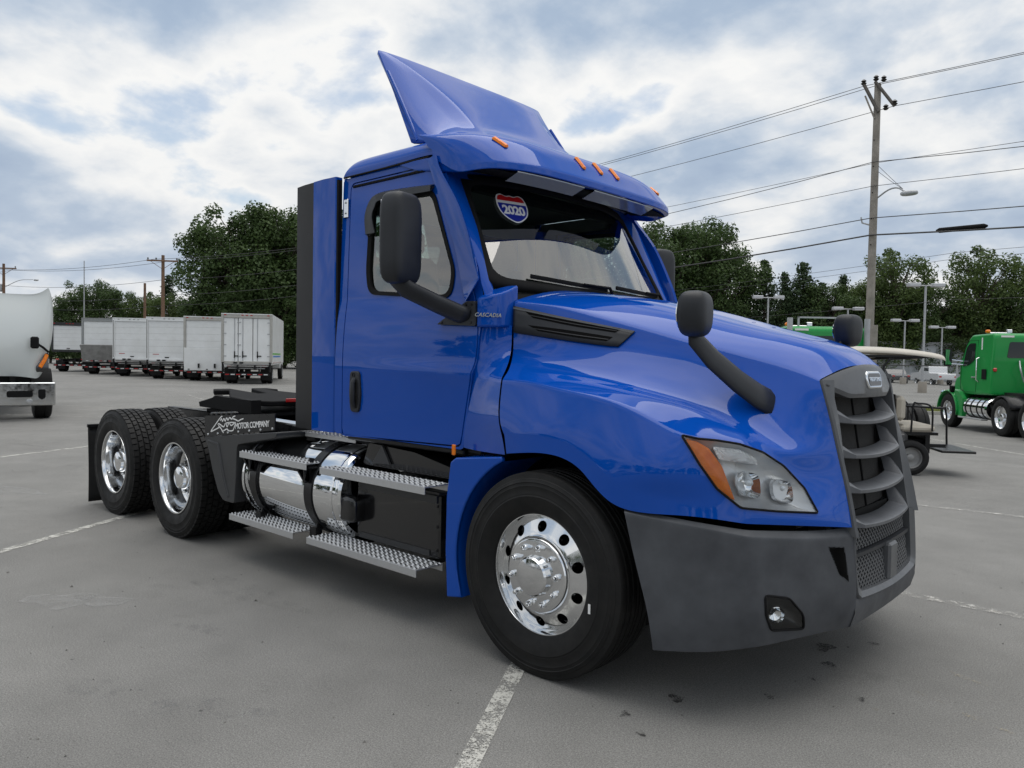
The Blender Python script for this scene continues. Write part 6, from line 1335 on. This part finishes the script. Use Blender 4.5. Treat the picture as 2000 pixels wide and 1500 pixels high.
def tree_proto(kind, seed):
    if kind == 'p': tr, V, F = pine(seed); m, nm = NEED, 'pine_tree'
    else: tr, V, F = broadleaf(seed, W=(5.2, 4.6, 5.8)[seed % 3]); m, nm = (LEAF, LEAF2, LEAF)[seed % 3], 'broadleaf_tree'
    t = empty(nm); o = tr.build('trunk', BARK); o.parent = t
    me = bpy.data.meshes.new('crown'); me.from_pydata(V, [], F); c = bpy.data.objects.new('crown', me); finish(c, m, t, flat=True); return t
TP = {}
def put_tree(kind, var, x, y, H, label, group, rz=None):
    key = (kind, var)
    if key not in TP: TP[key] = tree_proto(kind, var+(0 if kind == 'b' else 20)); t = TP[key]
    else: t = copy_tree(TP[key])
    base = 16. if kind == 'b' else 14.; s = H/base
    t.location = (x, y, -.35); t.scale = (s*RND.uniform(.95, 1.15), s*RND.uniform(.95, 1.15), s); t.rotation_euler = (0, 0, RND.random()*6.28); tag(t, label, 'tree', group); return t
GL, GM, GP, GR = 'tall trees behind the box trucks', 'low trees beyond the white truck', 'pine trees beyond the lot lamps', 'leafy trees beyond the lot lamps'
LL, LLO, LM, LPN, LB, LLOW = 'tall dark green tree standing behind the row of box trucks', 'low tree filling the gap under the tall trees behind the box trucks', 'low green tree beyond the white truck and the utility poles', 'slender pine tree in the treeline beyond the lot lamps', 'tall dark leafy tree between the blue cab and the hood mirror', 'low dark tree at the foot of the treeline beyond the lot lamps'
for kd, x, y, H, v in (('b', -81.4, 38.6, 15.8, 0), ('b', -79.0, 40.8, 17.6, 2), ('b', -76.4, 43.2, 18.4, 0), ('b', -73.6, 45.7, 18.0, 2), ('b', -70, 49, 17.6, 0), ('b', -79, 47, 16.5, 2), ('b', -76, 50, 17.5, 0)): put_tree(kd, v, x, y, H, LL, GL)
for kd, x, y, H, v in (('b', -80.5, 36.5, 8.0, 0), ('b', -77, 38.5, 9, 2), ('b', -74, 41.5, 9, 0)): put_tree(kd, v, x, y, H, LLO, 'low trees behind the box trucks')
for kd, x, y, H, v in (('b', -103.5, 27.5, 7.4, 0), ('b', -101.6, 29.5, 8.6, 0), ('b', -99.98, 31, 10.2, 2), ('b', -97.4, 33.4, 9.4, 0), ('b', -107, 25, 6.5, 0)): put_tree(kd, v, x, y, H, LM, GM)
put_tree('b', 1, -95.1, 35.5, 8.9, 'light green tree beside the short bare wooden pole', None); put_tree('b', 1, -90, 36, 8.5, 'light green tree at the foot of the tall trees behind the brown pole', None)
put_tree('p', 0, -93, 37.4, 11.4, 'slender pine beside the brown utility pole', None)
for kd, x, y, H, v in (('b', -49, 68, 16.4, 0), ('b', -44.5, 72.3, 17.4, 0), ('b', -42.0, 74.6, 17.4, 2), ('b', -39.6, 76.8, 15.2, 0)): put_tree(kd, v, x, y, H, LB, 'tall trees beside the cab')
for kd, x, y, H, v in (('b', -66.5, 52, 15, 0), ('b', -63, 55, 14, 2), ('b', -59.5, 58.5, 15.5, 0), ('b', -56, 61.5, 14.5, 1), ('b', -52.5, 64.5, 15.5, 2), ('b', -68, 47, 9, 0), ('b', -61, 54.5, 8, 2), ('b', -54, 61, 8.5, 0)): put_tree(kd, v, x, y, H, 'leafy tree in the treeline hidden behind the blue cab', 'trees behind the blue cab')
for kd, x, y, H, v, lb in (('b', -27.3, 88.1, 11.3, 1, 'light green tree just beside the wooden utility pole'), ('b', -24.9, 90.3, 14.4, 1, 'tall light green tree between the utility pole and the tall lot lamp'), ('b', -17.6, 97, 14.8, 1, 'tall light green tree rising over the roof of the green truck'), ('b', -14.6, 99.8, 12.2, 0, 'dark green tree just beyond the roof of the green truck'), ('b', -11.5, 102.5, 14.6, 1, 'light green tree at the far end of the treeline'), ('b', -7.5, 105, 14, 0, 'dark green tree closing the far end of the treeline')): put_tree(kd, v, x, y, H, lb, None)
for kd, x, y, H, v in (('b', -30.7, 85, 11, 0), ('b', -22.5, 92.5, 11, 0), ('b', -20.0, 94.6, 8.8, 0), ('b', -36, 83, 9.5, 0), ('b', -33, 86, 9.5, 2), ('b', -29, 91, 9.6, 0), ('b', -25.5, 95, 9, 2), ('b', -21, 98, 8.5, 0), ('b', -16, 102, 9, 0), ('b', -12, 107, 10, 2), ('b', -40, 80, 9, 0), ('b', -45, 77, 10, 2)): put_tree(kd, v, x, y, H, LLOW, GR)
for kd, x, y, H, v in (('p', -37.4, 78.8, 12.7, 0), ('p', -35.9, 80.2, 13.6, 1), ('p', -34.2, 81.8, 12.2, 0), ('p', -32.7, 83.2, 13.4, 1), ('p', -29.4, 86.2, 12, 0), ('p', -31.2, 85.2, 11.2, 1)): put_tree(kd, v, x, y, H, LPN, GP)
for x, y, rz, col, lb in ((-9.5, -15.5, .5, (.62, .63, .64), 'white car across the lot reflected in the lower door'), (-4.6, -16.5, .5, (.45, .46, .47), 'silver car across the lot reflected in the chrome tank'), (.8, -17.5, .5, (.03, .03, .035), 'black car across the lot reflected in the front fender')):
    car((x, y, 0), rz, col, lb)['group'] = 'cars across the lot'
# across the lot, mirrored in the doors and chrome of the blue truck
for k in range(17): put_tree('b', k % 3, -58+7.2*k+RND.uniform(-1.5, 1.5), -58+RND.uniform(-4, 4), RND.uniform(9, 13), 'leafy tree across the lot reflected in the blue truck door', 'trees across the lot')
for k, (x, y) in enumerate(((-22, -38), (-14, -39), (-2, -41), (18, -40))):
    box_truck((x, y, 0), radians(-95), 'white box truck parked across the lot, seen only as a reflection', h=3.5, gate='under')['group'] = 'box trucks across the lot'
